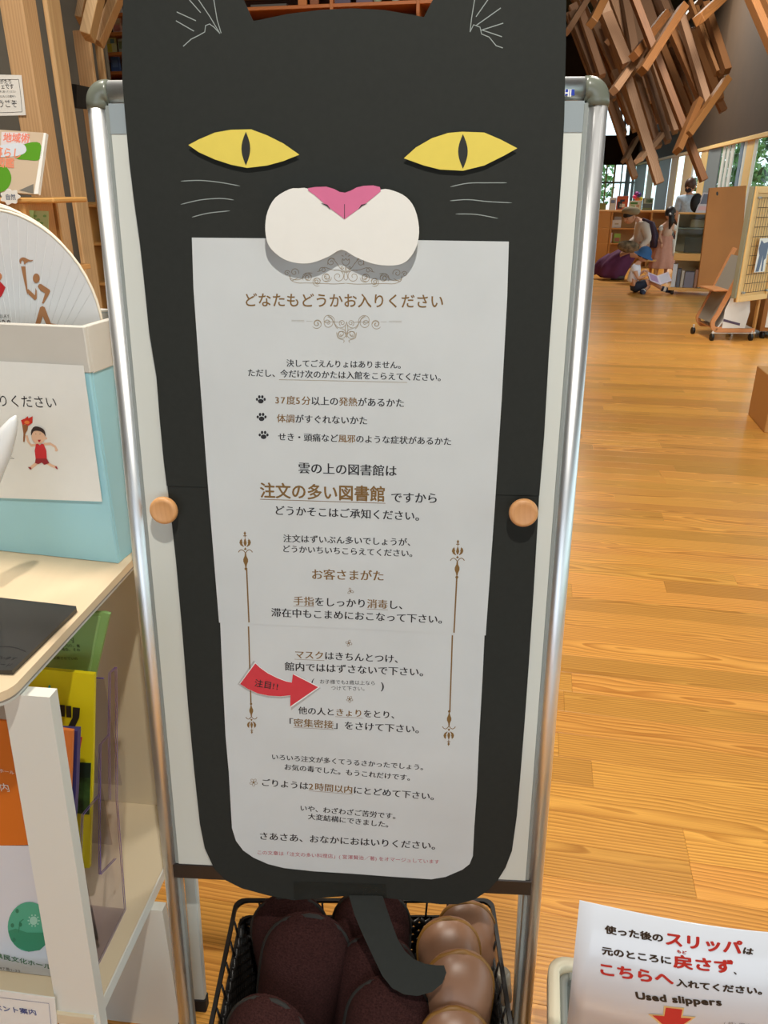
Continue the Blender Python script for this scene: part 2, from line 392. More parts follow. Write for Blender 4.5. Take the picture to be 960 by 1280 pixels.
# ================================================================= cat poster
cat = thing('cat_poster', BP(0, pb(441, 1125)[1], 0.0), 'large black paper cat poster with yellow eyes and a long white notice', 'poster')
Z0 = 0.0012                                            # card back face
left = [(155, -30), (154.5, 0), (153, 60), (153.5, 100), (156, 132), (162, 200), (168, 250), (175, 300), (180, 345), (187, 415), (196, 470), (200, 522), (205, 575), (209, 607)]
leftb = [(209, 605), (215, 655), (220, 700), (228, 790), (235, 880), (243, 965), (250, 1030), (256, 1060), (268, 1086), (282, 1100), (302, 1110), (335, 1119), (367, 1125)]
rightb = [(440, 1119), (480, 1122), (501, 1124), (550, 1130), (572, 1130), (593, 1124), (610, 1113), (622, 1100), (632, 1084), (640, 1063), (646, 1020), (650, 975), (656, 900), (661, 830), (667, 740), (672, 655), (674, 617)]
right = [(674, 619), (680, 545), (686, 440), (690, 385), (694, 320), (698, 275), (702, 210), (705, 150), (707, 60), (707.5, 0), (707, -30)]
head = [(700, -75), (670, -135), (622, -185), (590, -130), (560, -60), (541, 0), (530, 22), (515, 19), (480, 13), (440, 11), (400, 13), (360, 18), (317, 27), (305, 0), (288, -55), (262, -125), (228, -185), (185, -130), (162, -75)]
card = mkobj('upper_card', MB().plate(BP, pxpts(BP, left+right+head), Z0, Z0+0.0007), M['black_paper'], cat)
mkobj('lower_card', MB().plate(BP, pxpts(BP, leftb+rightb), Z0-0.0014, Z0-0.0006), M['black_paper'], cat)
S = Z0+0.0007                                           # card front face
def z1(pts): return pxpts(BP, pts, S, 2.0, 220, 0)
def lens(cx, cy, hw, hh, n=10):
    return [(cx+hw*math.sin(PI*k/n), cy-hh+2*hh*k/n) for k in range(n+1)]+[(cx-hw*math.sin(PI*k/n), cy+hh-2*hh*k/n) for k in range(1, n)]
eyeL = [(34, 364), (60, 350), (100, 333), (140, 326), (190, 325), (230, 340), (270, 360), (310, 388), (270, 404), (230, 415), (180, 421), (140, 413), (100, 400), (60, 382)]
eyeR = [(570, 397), (600, 370), (640, 347), (680, 334), (715, 331), (770, 333), (810, 350), (852, 372), (820, 390), (770, 415), (717, 428), (660, 425), (620, 415)]
for e, (cx, cy, hw, hh), lb in ((eyeL, (177, 373, 11, 42), 'left'), (eyeR, (717, 380, 12, 43), 'right')):
    ey = mkobj('eye', MB().plate(BP, z1(e), S+0.0045, S+0.005), M['yellow_paper'], cat)
    mkobj('pupil', MB().plate(BP, z1(lens(cx, cy, hw, hh)), S+0.005, S+0.0053), M['pupil'], ey)
    mkobj('foam_pad', MB().plate(BP, z1([(cx-50, cy-15), (cx+50, cy-15), (cx+50, cy+15), (cx-50, cy+15)]), S, S+0.0045), M['white_card'], ey)
muz = [(335, 475), (312, 474), (290, 476), (255, 497), (236, 530), (230, 565), (233, 600), (245, 624), (275, 648), (310, 658), (345, 657), (385, 642), (418, 625), (450, 642), (490, 658), (530, 664), (565, 660), (588, 642), (604, 610), (608, 570), (598, 525), (577, 496), (545, 480), (515, 477), (480, 500), (425, 520), (370, 500)]
nose = [(335, 474), (352, 471), (380, 470), (400, 476), (413, 483), (426, 485), (440, 480), (455, 472), (472, 468), (495, 467), (512, 471), (514, 481), (500, 493), (470, 517), (425, 550), (380, 516), (352, 491), (336, 480)]
mz = mkobj('muzzle', MB().plate(BP, pxpts(BP, spline(muz, 3, True), S, 2.0, 220, 0), S+0.0165, S+0.017), M['white_card'], cat)
mkobj('foam_pad', MB().plate(BP, z1([(330, 540), (520, 540), (520, 600), (330, 600)]), S, S+0.0165), M['white_card'], mz)
ns = mkobj('nose', MB().plate(BP, z1(nose), S+0.0171, S+0.0177), M['pink_paper'], cat)
nm = MB()
for p in ([(425, 513), (425, 549)],): nm.ribbon(BP, z1(p), 0.0008, S+0.0179)
for p in ([(368, 511), (382, 516), (390, 526)], [(460, 525), (467, 516), (480, 512)]): nm.ribbon(BP, z1(p), [0.0004, 0.0018, 0.0004], S+0.0179)
mkobj('nostril_line', nm, M['ink'], ns)
for p in ([(12, 453), (60, 451), (110, 456), (160, 465)], [(12, 511), (60, 500), (110, 496), (145, 500)], [(40, 543), (80, 533), (135, 527)],
          [(686, 467), (730, 458), (780, 457), (827, 457)], [(685, 502), (730, 499), (780, 504), (840, 507)], [(699, 535), (750, 536), (805, 546)]):
    q = z1(spline(p, 4)); mkobj('whisker', MB().ribbon(BP, q, [0.0003]+[0.0010]*(len(q)-2)+[0.0003], S+0.0002), M['chalk'], cat)
for P in ([[(50, -10), (85, 42), (110, 84)], [(93, -10), (103, 50), (113, 83)], [(110, 84), (95, 68), (84, 60), (74, 64), (72, 80), (58, 88), (38, 98), (18, 116)], [(0, 52), (45, 78)], [(25, -10), (62, 32)], [(2, 30), (50, 52)]],
          [[(748, -10), (739, 45), (735, 80)], [(735, 80), (744, 62), (760, 68), (764, 85), (783, 93), (800, 114), (817, 120)], [(785, -8), (750, 42)], [(818, 58), (762, 76)], [(812, 20), (750, 64)], [(765, 75), (815, 92)]]):
    m_ = MB()
    for p in P: m_.ribbon(BP, z1(p), 0.0010, S+0.0002)
    mkobj('ear_fur', m_, M['chalk'], cat)
# tail, hangs below the card
tl = [(436, 1119), (443, 1143), (452, 1165), (466, 1195), (478, 1220), (490, 1235), (505, 1243), (522, 1245), (540, 1240), (553, 1229), (558, 1216), (555, 1207), (545, 1207), (531, 1205), (517, 1199), (506, 1189), (497, 1174), (490, 1155), (484, 1138), (478, 1120)]
TW = Frame(BP(0, 0, 0), U, V)
tb = []; tf = []
vt0 = pb(460, 1120)[1]
for (x, y) in tl:
    # hangs free and swings a little forward towards its tip
    u, v = pb(x, y); w = 0.003+max(0, vt0-v)*0.75
    for _ in range(60): u, v = BP.uv(x, y, w); w = 0.5*w+0.5*(0.003+max(0, vt0-v)*0.75)
    tb.append(BP(u, v, w-0.0006)); tf.append(BP(u, v, w))
mb = MB()
n_ = len(tl); mb.v = tb+tf
for i in range(n_//2-1+1):
    j = n_-1-i
    if i+1 < j-0 and i+1 <= j-1:
        for off, rev in ((n_, False), (0, True)):
            q = [off+i, off+i+1, off+j-1, off+j] if j-1 != i+1 else [off+i, off+i+1, off+j]
            mb.f.append(q[::-1] if rev else q); mb.mi.append(0); mb.smooth.append(False)
for i in range(n_):
    j = (i+1) % n_; mb.f.append([i, j, n_+j, n_+i]); mb.mi.append(0); mb.smooth.append(False)
mkobj('tail', mb, M['black_paper'], cat)
tape = mkobj('tape', MB().plate(BP, pxpts(BP, [(367, 1101), (482, 1104), (484, 1122), (368, 1124)]), Z0+0.0009, Z0+0.00105), glassmat('clear_tape', (0.95, 0.96, 0.96), 0.03, 0.35, 0.97, 0.03), cat)

# ---- the notice, two sheets
usheet = [(240, 297), (440, 299), (636, 302), (634, 370), (627, 500), (618, 640), (607, 794), (440, 786), (274, 778), (266, 680), (258, 580), (249, 460), (242, 360)]
lsheet = [(275, 770), (440, 780), (606, 786), (603, 850), (599, 920), (596, 990), (593, 1032), (591, 1070), (587, 1080), (578, 1087), (557, 1096), (539, 1099), (486, 1095.5), (440, 1092), (392, 1089), (355, 1085), (335, 1080), (317, 1072), (304, 1063), (295, 1051), (290, 1035), (286, 965), (282, 920), (277, 820)]
A = S+0.0003; sh1 = mkobj('notice_sheet', MB().plate(BP, pxpts(BP, usheet, A), A+0.0004, A+0.0007), M['sheet'], cat)
sh2 = mkobj('notice_sheet', MB().plate(BP, pxpts(BP, lsheet, A), A-0.0003, A+0.0002), M['sheet'], cat)
W1, W2 = A+0.0009, A+0.0004
T1 = [([('どなたもどうかお入りください', 'g')], (307, 375), (554, 377), 'h'),
 ([('決してごえんりょはありません。', 'k')], (358, 454), (501, 456.5), 'm'),
 ([('ただし、今だけ次のかたは入館をこらえてください。', 'k')], (310, 466), (551, 472), 'm'),
 ([('37度5分', 'g'), ('以上の', 'k'), ('発熱', 'g'), ('があるかた', 'k')], (344, 500), (505, 504), 'm'),
 ([('体調', 'g'), ('がすぐれないかた', 'k')], (346, 523), (459, 526), 'm'),
 ([('せき・頭痛など', 'k'), ('風邪', 'g'), ('のような症状があるかた', 'k')], (347.5, 546), (564, 552), 'm'),
 ([('雲の上の図書館は', 'k')], (373, 585), (496, 589), 'm'),
 ([('ですから', 'k')], (489, 622), (546, 623), 'm'),
 ([('どうかそこはご承知ください。', 'k')], (344.5, 638), (524, 645.5), 'm'),
 ([('注文はずいぶん多いでしょうが、', 'k')], (354, 673), (513, 678), 'm'),
 ([('どうかいちいちこらえてください。', 'k')], (354, 686), (515.5, 692), 'm'),
 ([('お客さまがた', 'g')], (390, 718), (479.5, 720), 'm'),
 ([('滞在中もこまめにおこなって下さい。', 'k')], (339, 765.5), (552.6, 774.5), 'm')]
for seg, a, b, st in T1: pxletters(BP, seg, a, b, W1, INK, sh1, st=st)
pxletters(BP, [('注文の多い図書館', 'g')], (325, 613), (481, 618), W1, INK, sh1, st='b', underline='g', hscale=1.08)
pxletters(BP, [('手指', 'g'), ('をしっかり', 'k'), ('消毒', 'g'), ('し、', 'k')], (367, 751), (503, 756.5), W1, INK, sh1, underline='g')
T2 = [([('マスク', 'g'), ('はきちんとつけ、', 'k')], (369, 818), (497.5, 824)),
 ([('館内でははずさないで下さい。', 'k')], (355.7, 833), (529, 840.5)),
 ([('お子様でも2歳以上なら', 'k')], (400, 852), (468.6, 854)),
 ([('つけて下さい。', 'k')], (414, 860), (455.5, 861)),
 ([('(', 'k')], (389, 853), (393, 853.2)), ([(')', 'k')], (476, 857), (480, 857.2)),
 ([('他の人と', 'k'), ('きょり', 'g'), ('をとり、', 'k')], (372.6, 888), (493, 894)),
 ([('「', 'k'), ('密集密接', 'g'), ('」をさけて下さい。', 'k')], (362, 903), (523.7, 912)),
 ([('いろいろ注文が多くてうるさかったでしょう。', 'k')], (340, 946), (529, 959.4)),
 ([('お気の毒でした。もうこれだけです。', 'k')], (355.7, 958.6), (512.5, 972.5)),
 ([('ごりようは', 'k'), ('2時間以内', 'g'), ('にとどめて下さい。', 'k')], (327.6, 978), (542.5, 996)),
 ([('いや、わざわざご苦労です。', 'k')], (375.6, 1010), (494.5, 1020.5)),
 ([('大変結構にできました。', 'k')], (385, 1020.5), (485.5, 1031)),
 ([('さあさあ、おなかにおはいりください。', 'k')], (325, 1045), (544, 1057.6)),
 ([('この文章は「注文の多い料理店」(宮澤賢治／著)をオマージュしています', 'r')], (322, 1065.5), (549, 1077.5))]
for seg, a, b in T2:
    t0 = seg[0][0]
    pxletters(BP, seg, a, b, W2, INK, sh2, underline='g', st='r' if t0[0] in 'おつこ(' and len(t0) != 17 else 'm')
mb = MB().ribbon(BP, [pb(349, 474.5, W1), pb(509, 478, W1)], 0.0007, W1); mkobj('underline', mb, M['gold_light'], sh1)
# paws, little flowers
def circ(cx, cy, rx, ry, n=12, rot=0): return [(cx+rx*math.cos(2*PI*k/n)*math.cos(rot)-ry*math.sin(2*PI*k/n)*math.sin(rot), cy+rx*math.cos(2*PI*k/n)*math.sin(rot)+ry*math.sin(2*PI*k/n)*math.cos(rot)) for k in range(n)]
def blob(mb, F, pts, w): mb.add([F(x, y, w) for x, y in pts], [list(range(len(pts)))])
for (x, y) in ((326, 499.5), (327, 521.5), (329.5, 544)):
    m_ = MB()
    for q in (circ(x, y+2, 3.6, 2.9), circ(x-4.8, y-0.3, 1.5, 1.9), circ(x-1.9, y-3.4, 1.6, 2.1), circ(x+1.9, y-3.4, 1.6, 2.1), circ(x+4.8, y-0.3, 1.5, 1.9)):
        blob(m_, BP, pxpts(BP, q, W1), W1)
    mkobj('paw_mark', m_, M['ink'], sh1)
def flower(x, y, F, w, par, n=5, r=2.0):
    m_ = MB()
    for k in range(n):
        a = 2*PI*k/n+0.3; q = pxpts(F, circ(x+r*1.1*math.cos(a), y+r*1.1*math.sin(a), r, r*0.62, 10, a), w); m_.ribbon(F, q+[q[0]], 0.0006, w)
    q = pxpts(F, circ(x, y, r*0.5, r*0.5, 8), w); blob(m_, F, q, w+0.00003)
    mkobj('flower_mark', m_, M['gold'], par)
flower(438, 739, BP, W1, sh1, 3); flower(436, 804, BP, W2, sh2, 4); flower(437, 874, BP, W2, sh2, 5); flower(317, 978, BP, W2, sh2, 5, 2.4)
# arabesques (coordinates in a 5.33x enlargement of the photo)
def spiral(cx, cy, r0, turns, a0, sgn=1, n=26, sy=1.0):
    return [(cx+r0*(1-0.85*k/n)*math.cos(a0+sgn*2*PI*turns*k/n), cy+sy*r0*(1-0.85*k/n)*math.sin(a0+sgn*2*PI*turns*k/n)) for k in range(n+1)]
def orn(strokes, cx, name, thin=0.0006):
    m_ = MB()
    for p in strokes:
        for s_ in (1, -1):
            q = [(cx+s_*(x-cx), y+(x-cx)*s_*0.008) for x, y in p]
            q = pxpts(BP, q, W1, 5.333, 340, 310); m_.ribbon(BP, q, [thin*0.5]+[thin*1.3]*(len(q)-2)+[thin*0.4], W1)
    mkobj(name, m_, M['gold_light'], sh1)
c0 = 492
orn([spiral(395, 95, 30, 1.4, -0.5, -1), spiral(440, 190, 46, 1.5, -2.2, 1), spiral(362, 195, 36, 1.8, 0, 1), spiral(362, 195, 28, 1.3, 2, -1), spiral(300, 225, 32, 2.0, 1, 1), spiral(300, 222, 24, 1.2, 0, -1),
     spiral(238, 198, 36, 1.7, 2.5, 1), spiral(238, 200, 26, 1.2, 0, -1), spiral(150, 165, 30, 1.3, 0.4, -1), spiral(100, 170, 20, 1.4, 0, -1),
     spline([(492, 160), (460, 140), (430, 100), (400, 70), (375, 85), (372, 115)], 4), spline([(492, 165), (450, 150), (400, 145), (350, 130), (330, 150), (300, 160)], 4),
     spline([(492, 235), (420, 240), (350, 238), (240, 235), (170, 235), (125, 215), (118, 180)], 4), spline([(120, 205), (160, 215), (200, 205), (230, 170), (270, 170)], 4),
     spline([(118, 180), (130, 220), (175, 200)], 4), spline([(470, 70), (468, 95), (480, 112), (492, 114)], 4), spline([(470, 70), (480, 82), (492, 68)], 4), spline([(462, 48), (478, 56)], 3), spline([(492, 30), (491, 50)], 3),
     spiral(468, 130, 12, 1.1, 0, 1), spline([(492, 118), (488, 150), (480, 200), (492, 215)], 4), spiral(340, 150, 26, 1.0, 2.8, 1)], c0, 'arabesque')
c0 = 497
orn([spiral(372, 500, 40, 1.6, -1.6, 1), spiral(372, 485, 48, 1.0, 0.4, -1), spiral(300, 505, 36, 1.7, 2.6, -1), spiral(300, 507, 26, 1.2, 0, -1), spiral(468, 500, 22, 1.5, 2, 1), spiral(462, 575, 38, 1.8, 4.5, 1), spiral(462, 578, 28, 1.1, 0, -1),
     spline([(495, 510), (470, 530), (440, 530), (415, 500), (395, 465), (370, 452)], 4), spline([(430, 560), (440, 600), (480, 615), (475, 632)], 4), spline([(497, 490), (488, 540), (497, 600)], 4),
     [(130, 484), (215, 485)], [(130, 492), (215, 493)], [(230, 490), (270, 491)], [(340, 492), (420, 493), (470, 497)], spline([(415, 500), (425, 525), (440, 540)], 3)], c0, 'arabesque')
# finial rules left and right
def finial(F, w, par, x, y, sgn, sc=1.0, tilt=0.0):
    """crowned finial whose tip is at x,y; sgn=+1 hangs its rule below, -1 above (7x9 px strokes)"""
    m_ = MB()
    def P(pts): return pxpts(F, [(x+px*sc+tilt*py*sgn, y+sgn*py*sc) for px, py in pts], w)
    for q in ([(0, 0), (1.6, 2.6), (0.4, 5), (2.2, 5.4), (2.2, 6.2), (0.4, 6.4), (0.5, 8), (-0.5, 8), (-0.4, 6.4), (-2.2, 6.2), (-2.2, 5.4), (-0.4, 5), (-1.6, 2.6)],
              [(0, 8), (1.3, 11.5), (2, 15), (0.8, 18.5), (-0.8, 18.5), (-2, 15), (-1.3, 11.5)],
              [(4.0, 9), (6.5, 11.5), (7.2, 14.5), (5.8, 17.5), (3, 19.3), (1.4, 19.6), (3, 17), (3.6, 15), (3, 13.6), (3.9, 12.6), (3.4, 11.4), (4.3, 10.6)],
              [(-4.0, 9), (-6.5, 11.5), (-7.2, 14.5), (-5.8, 17.5), (-3, 19.3), (-1.4, 19.6), (-3, 17), (-3.6, 15), (-3, 13.6), (-3.9, 12.6), (-3.4, 11.4), (-4.3, 10.6)],
              [(0, 20), (1.6, 22.4), (1.2, 23.4), (-1.2, 23.4), (-1.6, 22.4)],
              [(0.8, 27), (1.2, 31), (3.0, 35), (3.0, 38), (1.3, 42), (0.8, 45), (-0.8, 45), (-1.3, 42), (-3, 38), (-3, 35), (-1.2, 31), (-0.8, 27)],
              circ(0, 47, 1.9, 1.9, 10)):
        p = P(q); blob(m_, F, p, w)
    for s_ in (1, -1): m_.ribbon(F, P(spline([(0, 27.5), (2.2*s_, 24.5), (5*s_, 23.2), (7.6*s_, 24.6), (8.6*s_, 26.4)], 4)), [0.0012]*16+[0.0022], w)
    mkobj('finial', m_, M['gold'], par)
finial(BP, W1, sh1, 306, 664, 1, tilt=0.03); finial(BP, W1, sh1, 572.5, 674.5, 1, tilt=-0.03)
finial(BP, W2, sh2, 314.8, 917.5, -1, 0.8, tilt=0.02); finial(BP, W2, sh2, 560.7, 932.5, -1, 0.92, tilt=-0.02)
for F_, w, par, a, b in ((BP, W1, sh1, (308.3, 712), (311.2, 778)), (BP, W2, sh2, (310.6, 783), (313.7, 880)), (BP, W1, sh1, (571, 722), (567.5, 791)), (BP, W2, sh2, (565.5, 794), (562.3, 889))):
    mkobj('ruled_line', MB().ribbon(F_, [pb(*a, w), pb(*b, w)], 0.0022, w), M['gold'], par)
# laminated arrow
ar = [(215, 68), (260, 110), (330, 160), (420, 205), (500, 235), (552, 245), (562, 168), (795, 288), (537, 465), (540, 362), (450, 372), (340, 366), (240, 345), (150, 305), (75, 258)]
cen = (430, 280)
big = [(cen[0]+(x-cen[0])*1.07, cen[1]+(y-cen[1])*1.16+8) for x, y in ar]
AW = W2+0.0008
arrow = mkobj('arrow_sticker', MB().plate(BP, pxpts(BP, ar, AW, 7.385, 290, 820), AW, AW+0.0003), M['red_paper'], cat)
arrow['label'] = 'laminated red paper arrow with handwritten lettering'
mkobj('white_edge', MB().plate(BP, pxpts(BP, [(cen[0]+(x-cen[0])*1.03+4, cen[1]+(y-cen[1])*1.05) for x, y in ar], AW, 7.385, 290, 820), AW-0.0003, AW-0.00001), M['white'], arrow)
mkobj('laminate_film', MB().plate(BP, pxpts(BP, big, AW, 7.385, 290, 820), AW-0.0006, AW-0.0004), M['laminate'], arrow)
letters(BP, [('注目!!', 'k')], BP.uv(290+210/7.385, 820+246/7.385, AW), BP.uv(290+425/7.385, 820+284/7.385, AW), AW+0.0005, INK, arrow, st='h')

# ---- wooden knobs that pin the poster
for (px, py, lb) in ((203, 639.5, 'round wooden knob on the left edge of the cat poster'), (655, 642.5, 'round wooden knob on the right edge of the cat poster')):
    ws = 0.024; u, v = BP.uv(px, py, ws); R = 0.0205
    F = Frame(BP(u, v, 0), U, V)
    prof = [(0.009, 0.0027), (0.0085, 0.008), (0.010, 0.010), (R*0.94, 0.0135), (R, 0.0165), (R*0.99, 0.020), (R*0.9, 0.0235), (R*0.75, 0.0243), (R*0.62, 0.0236), (R*0.35, 0.0230), (0.0005, 0.0229)]
    k = mkobj('wooden_knob', MB().lathe(F, prof, 36), M['knobwood'], stand)
# ================================================================= room shell
M['plank'] = woodgrain('cedar_floor', (240, 173, 86), (164, 94, 32), 'attr', rough=0.28, tone=0.17, freq=700, noise_mix=0.75, amount=1.15)
M['subfloor'] = mat('dark_subfloor_wood', (110, 66, 30), 0.8)  # dark slab wood, seen in the gaps between planks
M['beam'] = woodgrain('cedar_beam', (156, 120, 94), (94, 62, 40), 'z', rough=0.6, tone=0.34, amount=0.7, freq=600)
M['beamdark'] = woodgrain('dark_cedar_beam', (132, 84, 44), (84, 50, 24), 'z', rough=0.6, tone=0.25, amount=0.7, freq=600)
M['post'] = woodgrain('cedar_post', (206, 168, 124), (168, 122, 80), 'z', rough=0.55, tone=0.12, amount=0.8, freq=500)
M['wallgrey'] = mat('grey_plaster', (112, 108, 98), 0.85, var=0.05, scale=8)
M['wallbrown'] = mat('brown_grey_plaster', (62, 43, 21), 0.85, var=0.08, scale=3)
M['ceil'] = mat('dark_ceiling', (70, 58, 46), 0.9)
M['ply'] = woodgrain('pine_shelf', (214, 160, 96), (184, 124, 64), 'x', rough=0.5, tone=0.06, amount=0.6, freq=500)
M['plyv'] = woodgrain('pine_upright', (214, 160, 96), (184, 124, 64), 'z', rough=0.5, tone=0.06, amount=0.6, freq=500)
M['mullion'] = mat('pale_wood_mullion', (244, 208, 132), 0.5)
M['greypanel'] = mat('grey_louver_panel', (120, 126, 128), 0.5)
M['whiteframe'] = mat('white_mullion', (222, 224, 216), 0.4)
M['blueframe'] = mat('steel_blue_mullion', (110, 128, 150), 0.4)
M['wglass'] = glassmat('window_glass', (0.93, 0.98, 0.96), 0.05, 0.02, 0.97, 0.2)
M['leaf'] = mat('tree_leaf', (96, 146, 66), 0.6, var=0.25, scale=1.5)
M['leafd'] = mat('dark_tree_leaf', (52, 92, 52), 0.6, var=0.25, scale=1.5)
M['bark'] = mat('bark', (80, 66, 52), 0.9)
M['lawn'] = mat('lawn', (96, 126, 62), 0.9, var=0.15, scale=3)
M['darkwood'] = mat('dark_wood_back', (92, 52, 28), 0.6)

fl = struct('floor', MB().box(BLD, -7, 6.0, -4.5, 36, -0.06, -0.012), M['subfloor'])
PW = 0.1065
def plank_mesh(items):
    me = bpy.data.meshes.new('plank'); vs = []; fs = []; uvs = []; cols = []
    for (x0, x1, y0, y1, r) in items:
        g = 0.0002; e = 0.0005; b = len(vs)
        for z, i in ((-0.012, 0), (-e, 0), (0, e)):
            for (x, y) in ((x0+g+i, y0+g+i), (x1-g-i, y0+g+i), (x1-g-i, y1-g-i), (x0+g+i, y1-g-i)): vs.append((BLD(x, y, z), x, y))
        for L in (0, 4):
            for k in range(4): fs.append((b+L+k, b+L+(k+1) % 4, b+L+4+(k+1) % 4, b+L+4+k))
        fs.append((b+8, b+9, b+10, b+11))
        xm, ym = (x0+x1)/2, (y0+y1)/2
        uvs.append((xm, ym)); cols += [r]*9
    me.from_pydata([v[0] for v in vs], [], fs)
    me.uv_layers.new(name='loc'); me.color_attributes.new('rnd', 'FLOAT_COLOR', 'CORNER'); ul = me.uv_layers['loc']; cl = me.color_attributes['rnd']
    for pi, p in enumerate(me.polygons):
        it = pi//9; xm, ym = uvs[it]
        for li in p.loop_indices:
            v = vs[me.loops[li].vertex_index]; ul.data[li].uv = (v[1]-xm, v[2]-ym); cl.data[li].color = (*cols[pi], 1)
    me.materials.append(M['plank']); return me
rp = random.Random(11); far = []; npl = 0
row = -12
while row*PW < 30:
    y0 = row*PW; x = -3.2-rp.random()*2.4
    xe = 3.15
    while x < xe:
        L = rp.uniform(1.1, 2.6) if rp.random() < .75 else rp.uniform(.5, 1.1); x1 = min(x+L, xe)
        r = (rp.random(), rp.random(), rp.random()); it = (x, x1, y0, y0+PW, r)
        if 0.75 < y0 < 6.6 and x1 > (-0.75 if y0 < 1.6 else y0*0.02) and x < 0.42*y0+0.75 and npl < 290:
            o = bpy.data.objects.new('plank', plank_mesh([it])); COL.objects.link(o); o.parent = fl; npl += 1
        else: far.append(it)
        x = x1
    row += 1
o = bpy.data.objects.new('plank_field', plank_mesh(far)); COL.objects.link(o); o.parent = fl; o['kind'] = 'stuff'

struct('wall_rear', MB().box(BLD, -5.2, -2.2, -4.6, -4.5, 0, 6.4).box(BLD, 2.6, 3.4, -4.6, -4.5, 0, 6.4).box(BLD, -2.2, 2.6, -4.6, -4.5, 2.7, 6.4), M['wallgrey'])
WX = 3.2; HEAD = 2.22; CEIL = 6.4
struct('ceiling', MB().box(BLD, -7, 6.0, -4.5, 36, CEIL, CEIL+0.1), M['ceil'])
struct('wall_left', MB().box(BLD, -5.2, -5.0, -4.5, 36, 0, CEIL), M['wallgrey'])
# right wall: solid above the window head, low sill, then posts and mullions between
wr = struct('wall_right', MB().box(BLD, WX, WX+0.2, -4.5, 18.1, HEAD, CEIL).box(BLD, WX+0.05, WX+0.25, 18.1, 36, HEAD, CEIL).box(BLD, WX, WX+0.2, -4.5, 36, 0, 0.35), M['wallbrown'])
struct('trim_1', MB().bbox(BLD, WX-0.02, WX+0.05, -4.4, 18.1, HEAD-0.035, HEAD+0.03, 0.004).bbox(BLD, WX-0.0, WX+0.1, 18.12, 35.9, HEAD-0.035, HEAD+0.03, 0.004), M['mullion'])
def by_at(px, py=190):
    d = ray(px, py); bx = d.dot(BLD.X); by = d.dot(BLD.Y); return WX*by/bx
bars = [(797, 809, 'greypanel'), (812, 819, 'mullion'), (825, 838.5, 'greypanel'), (840, 848, 'mullion'), (856, 866, 'mullion'), (866.5, 868, 'whiteframe'), (876, 883.5, 'mullion'), (884.5, 899.5, 'greypanel'), (902, 905, 'whiteframe'),
        (907, 910, 'whiteframe'), (912, 915.5, 'whiteframe'), (923, 926.5, 'blueframe'), (927.5, 930, 'whiteframe'), (931, 939, 'mullion'), (940, 943, 'whiteframe')]
wi = struct('window_1', MB().box(BLD, WX+0.12, WX+0.135, -4.4, 34, 0.35, HEAD-0.03), M['wglass'])
for a, b, k in bars:
    y1, y0 = by_at(a), by_at(b)
    dp = 0.02
    # a post seen at a slant: keep its far edge and give it a real depth into the wall
    y0 = y0 + dp*0.0
    mkobj('mullion' if k != 'greypanel' else 'louver_panel', MB().bbox(BLD, WX+0.02, WX+0.02+dp, y0, y1, 0.35, HEAD-0.035, 0.004), M[k], wi)
yy = 13.2
while yy > -4:
    mkobj('mullion', MB().bbox(BLD, WX+0.02, WX+0.1, yy-0.1, yy, 0.35, HEAD-0.035, 0.004), M['mullion'], wi); yy -= 1.5

FY = 33.0
WF = wallframe(BLD(0, FY, 0), BYAW)
ub, _ = WF.uv(740, 200); ue = 4.4
z_l0 = WF.uv(770, 262)[1]; z_l1 = WF.uv(770, 206)[1]; z_u0 = WF.uv(775, 169)[1]; z_u1 = min(CEIL-0.3, WF.uv(775, 100)[1]); 
uu0 = -5.0
mb = MB().box(WF, uu0, ue, 0, max(0.3, z_l0), -0.2, 0).box(WF, uu0, ue, z_l1, z_u0, -0.2, 0).box(WF, uu0, ue, z_u1, CEIL, -0.2, 0)
uc = WF.uv(790, 140)[0]; mb.box(WF, uc, ue, z_u0, z_u1, -0.2, 0)
struct('wall_far', mb, M['wallbrown'])
w2 = struct('window_2', MB().box(WF, uu0, ue, z_l0, z_l1, -0.12, -0.1).box(WF, uu0, uc, z_u0, z_u1, -0.12, -0.1), M['wglass'])
for px, wd, k in ((748, 2, 'blueframe'), (757, 1.5, 'mullion'), (767, 2, 'mullion'), (776, 1.6, 'whiteframe'), (784, 5, 'greypanel'), (791, 3, 'greypanel')):
    u = WF.uv(px, 230)[0]; hw = wd*0.017
    mkobj('mullion', MB().bbox(WF, u-hw, u+hw, z_l0, z_l1, -0.1, -0.02, 0.004), M[k], w2)
for px in (776, 782):
    u = WF.uv(px, 150)[0]; mkobj('mullion', MB().bbox(WF, u-0.05, u+0.05, z_u0, z_u1, -0.1, -0.02, 0.004), M['blueframe'], w2)
mkobj('transom', MB().bbox(WF, WF.uv(745, 228)[0], WF.uv(795, 228)[0], WF.uv(770, 229.5)[1], WF.uv(770, 227)[1], -0.1, -0.02, 0.004), M['groove'], w2)

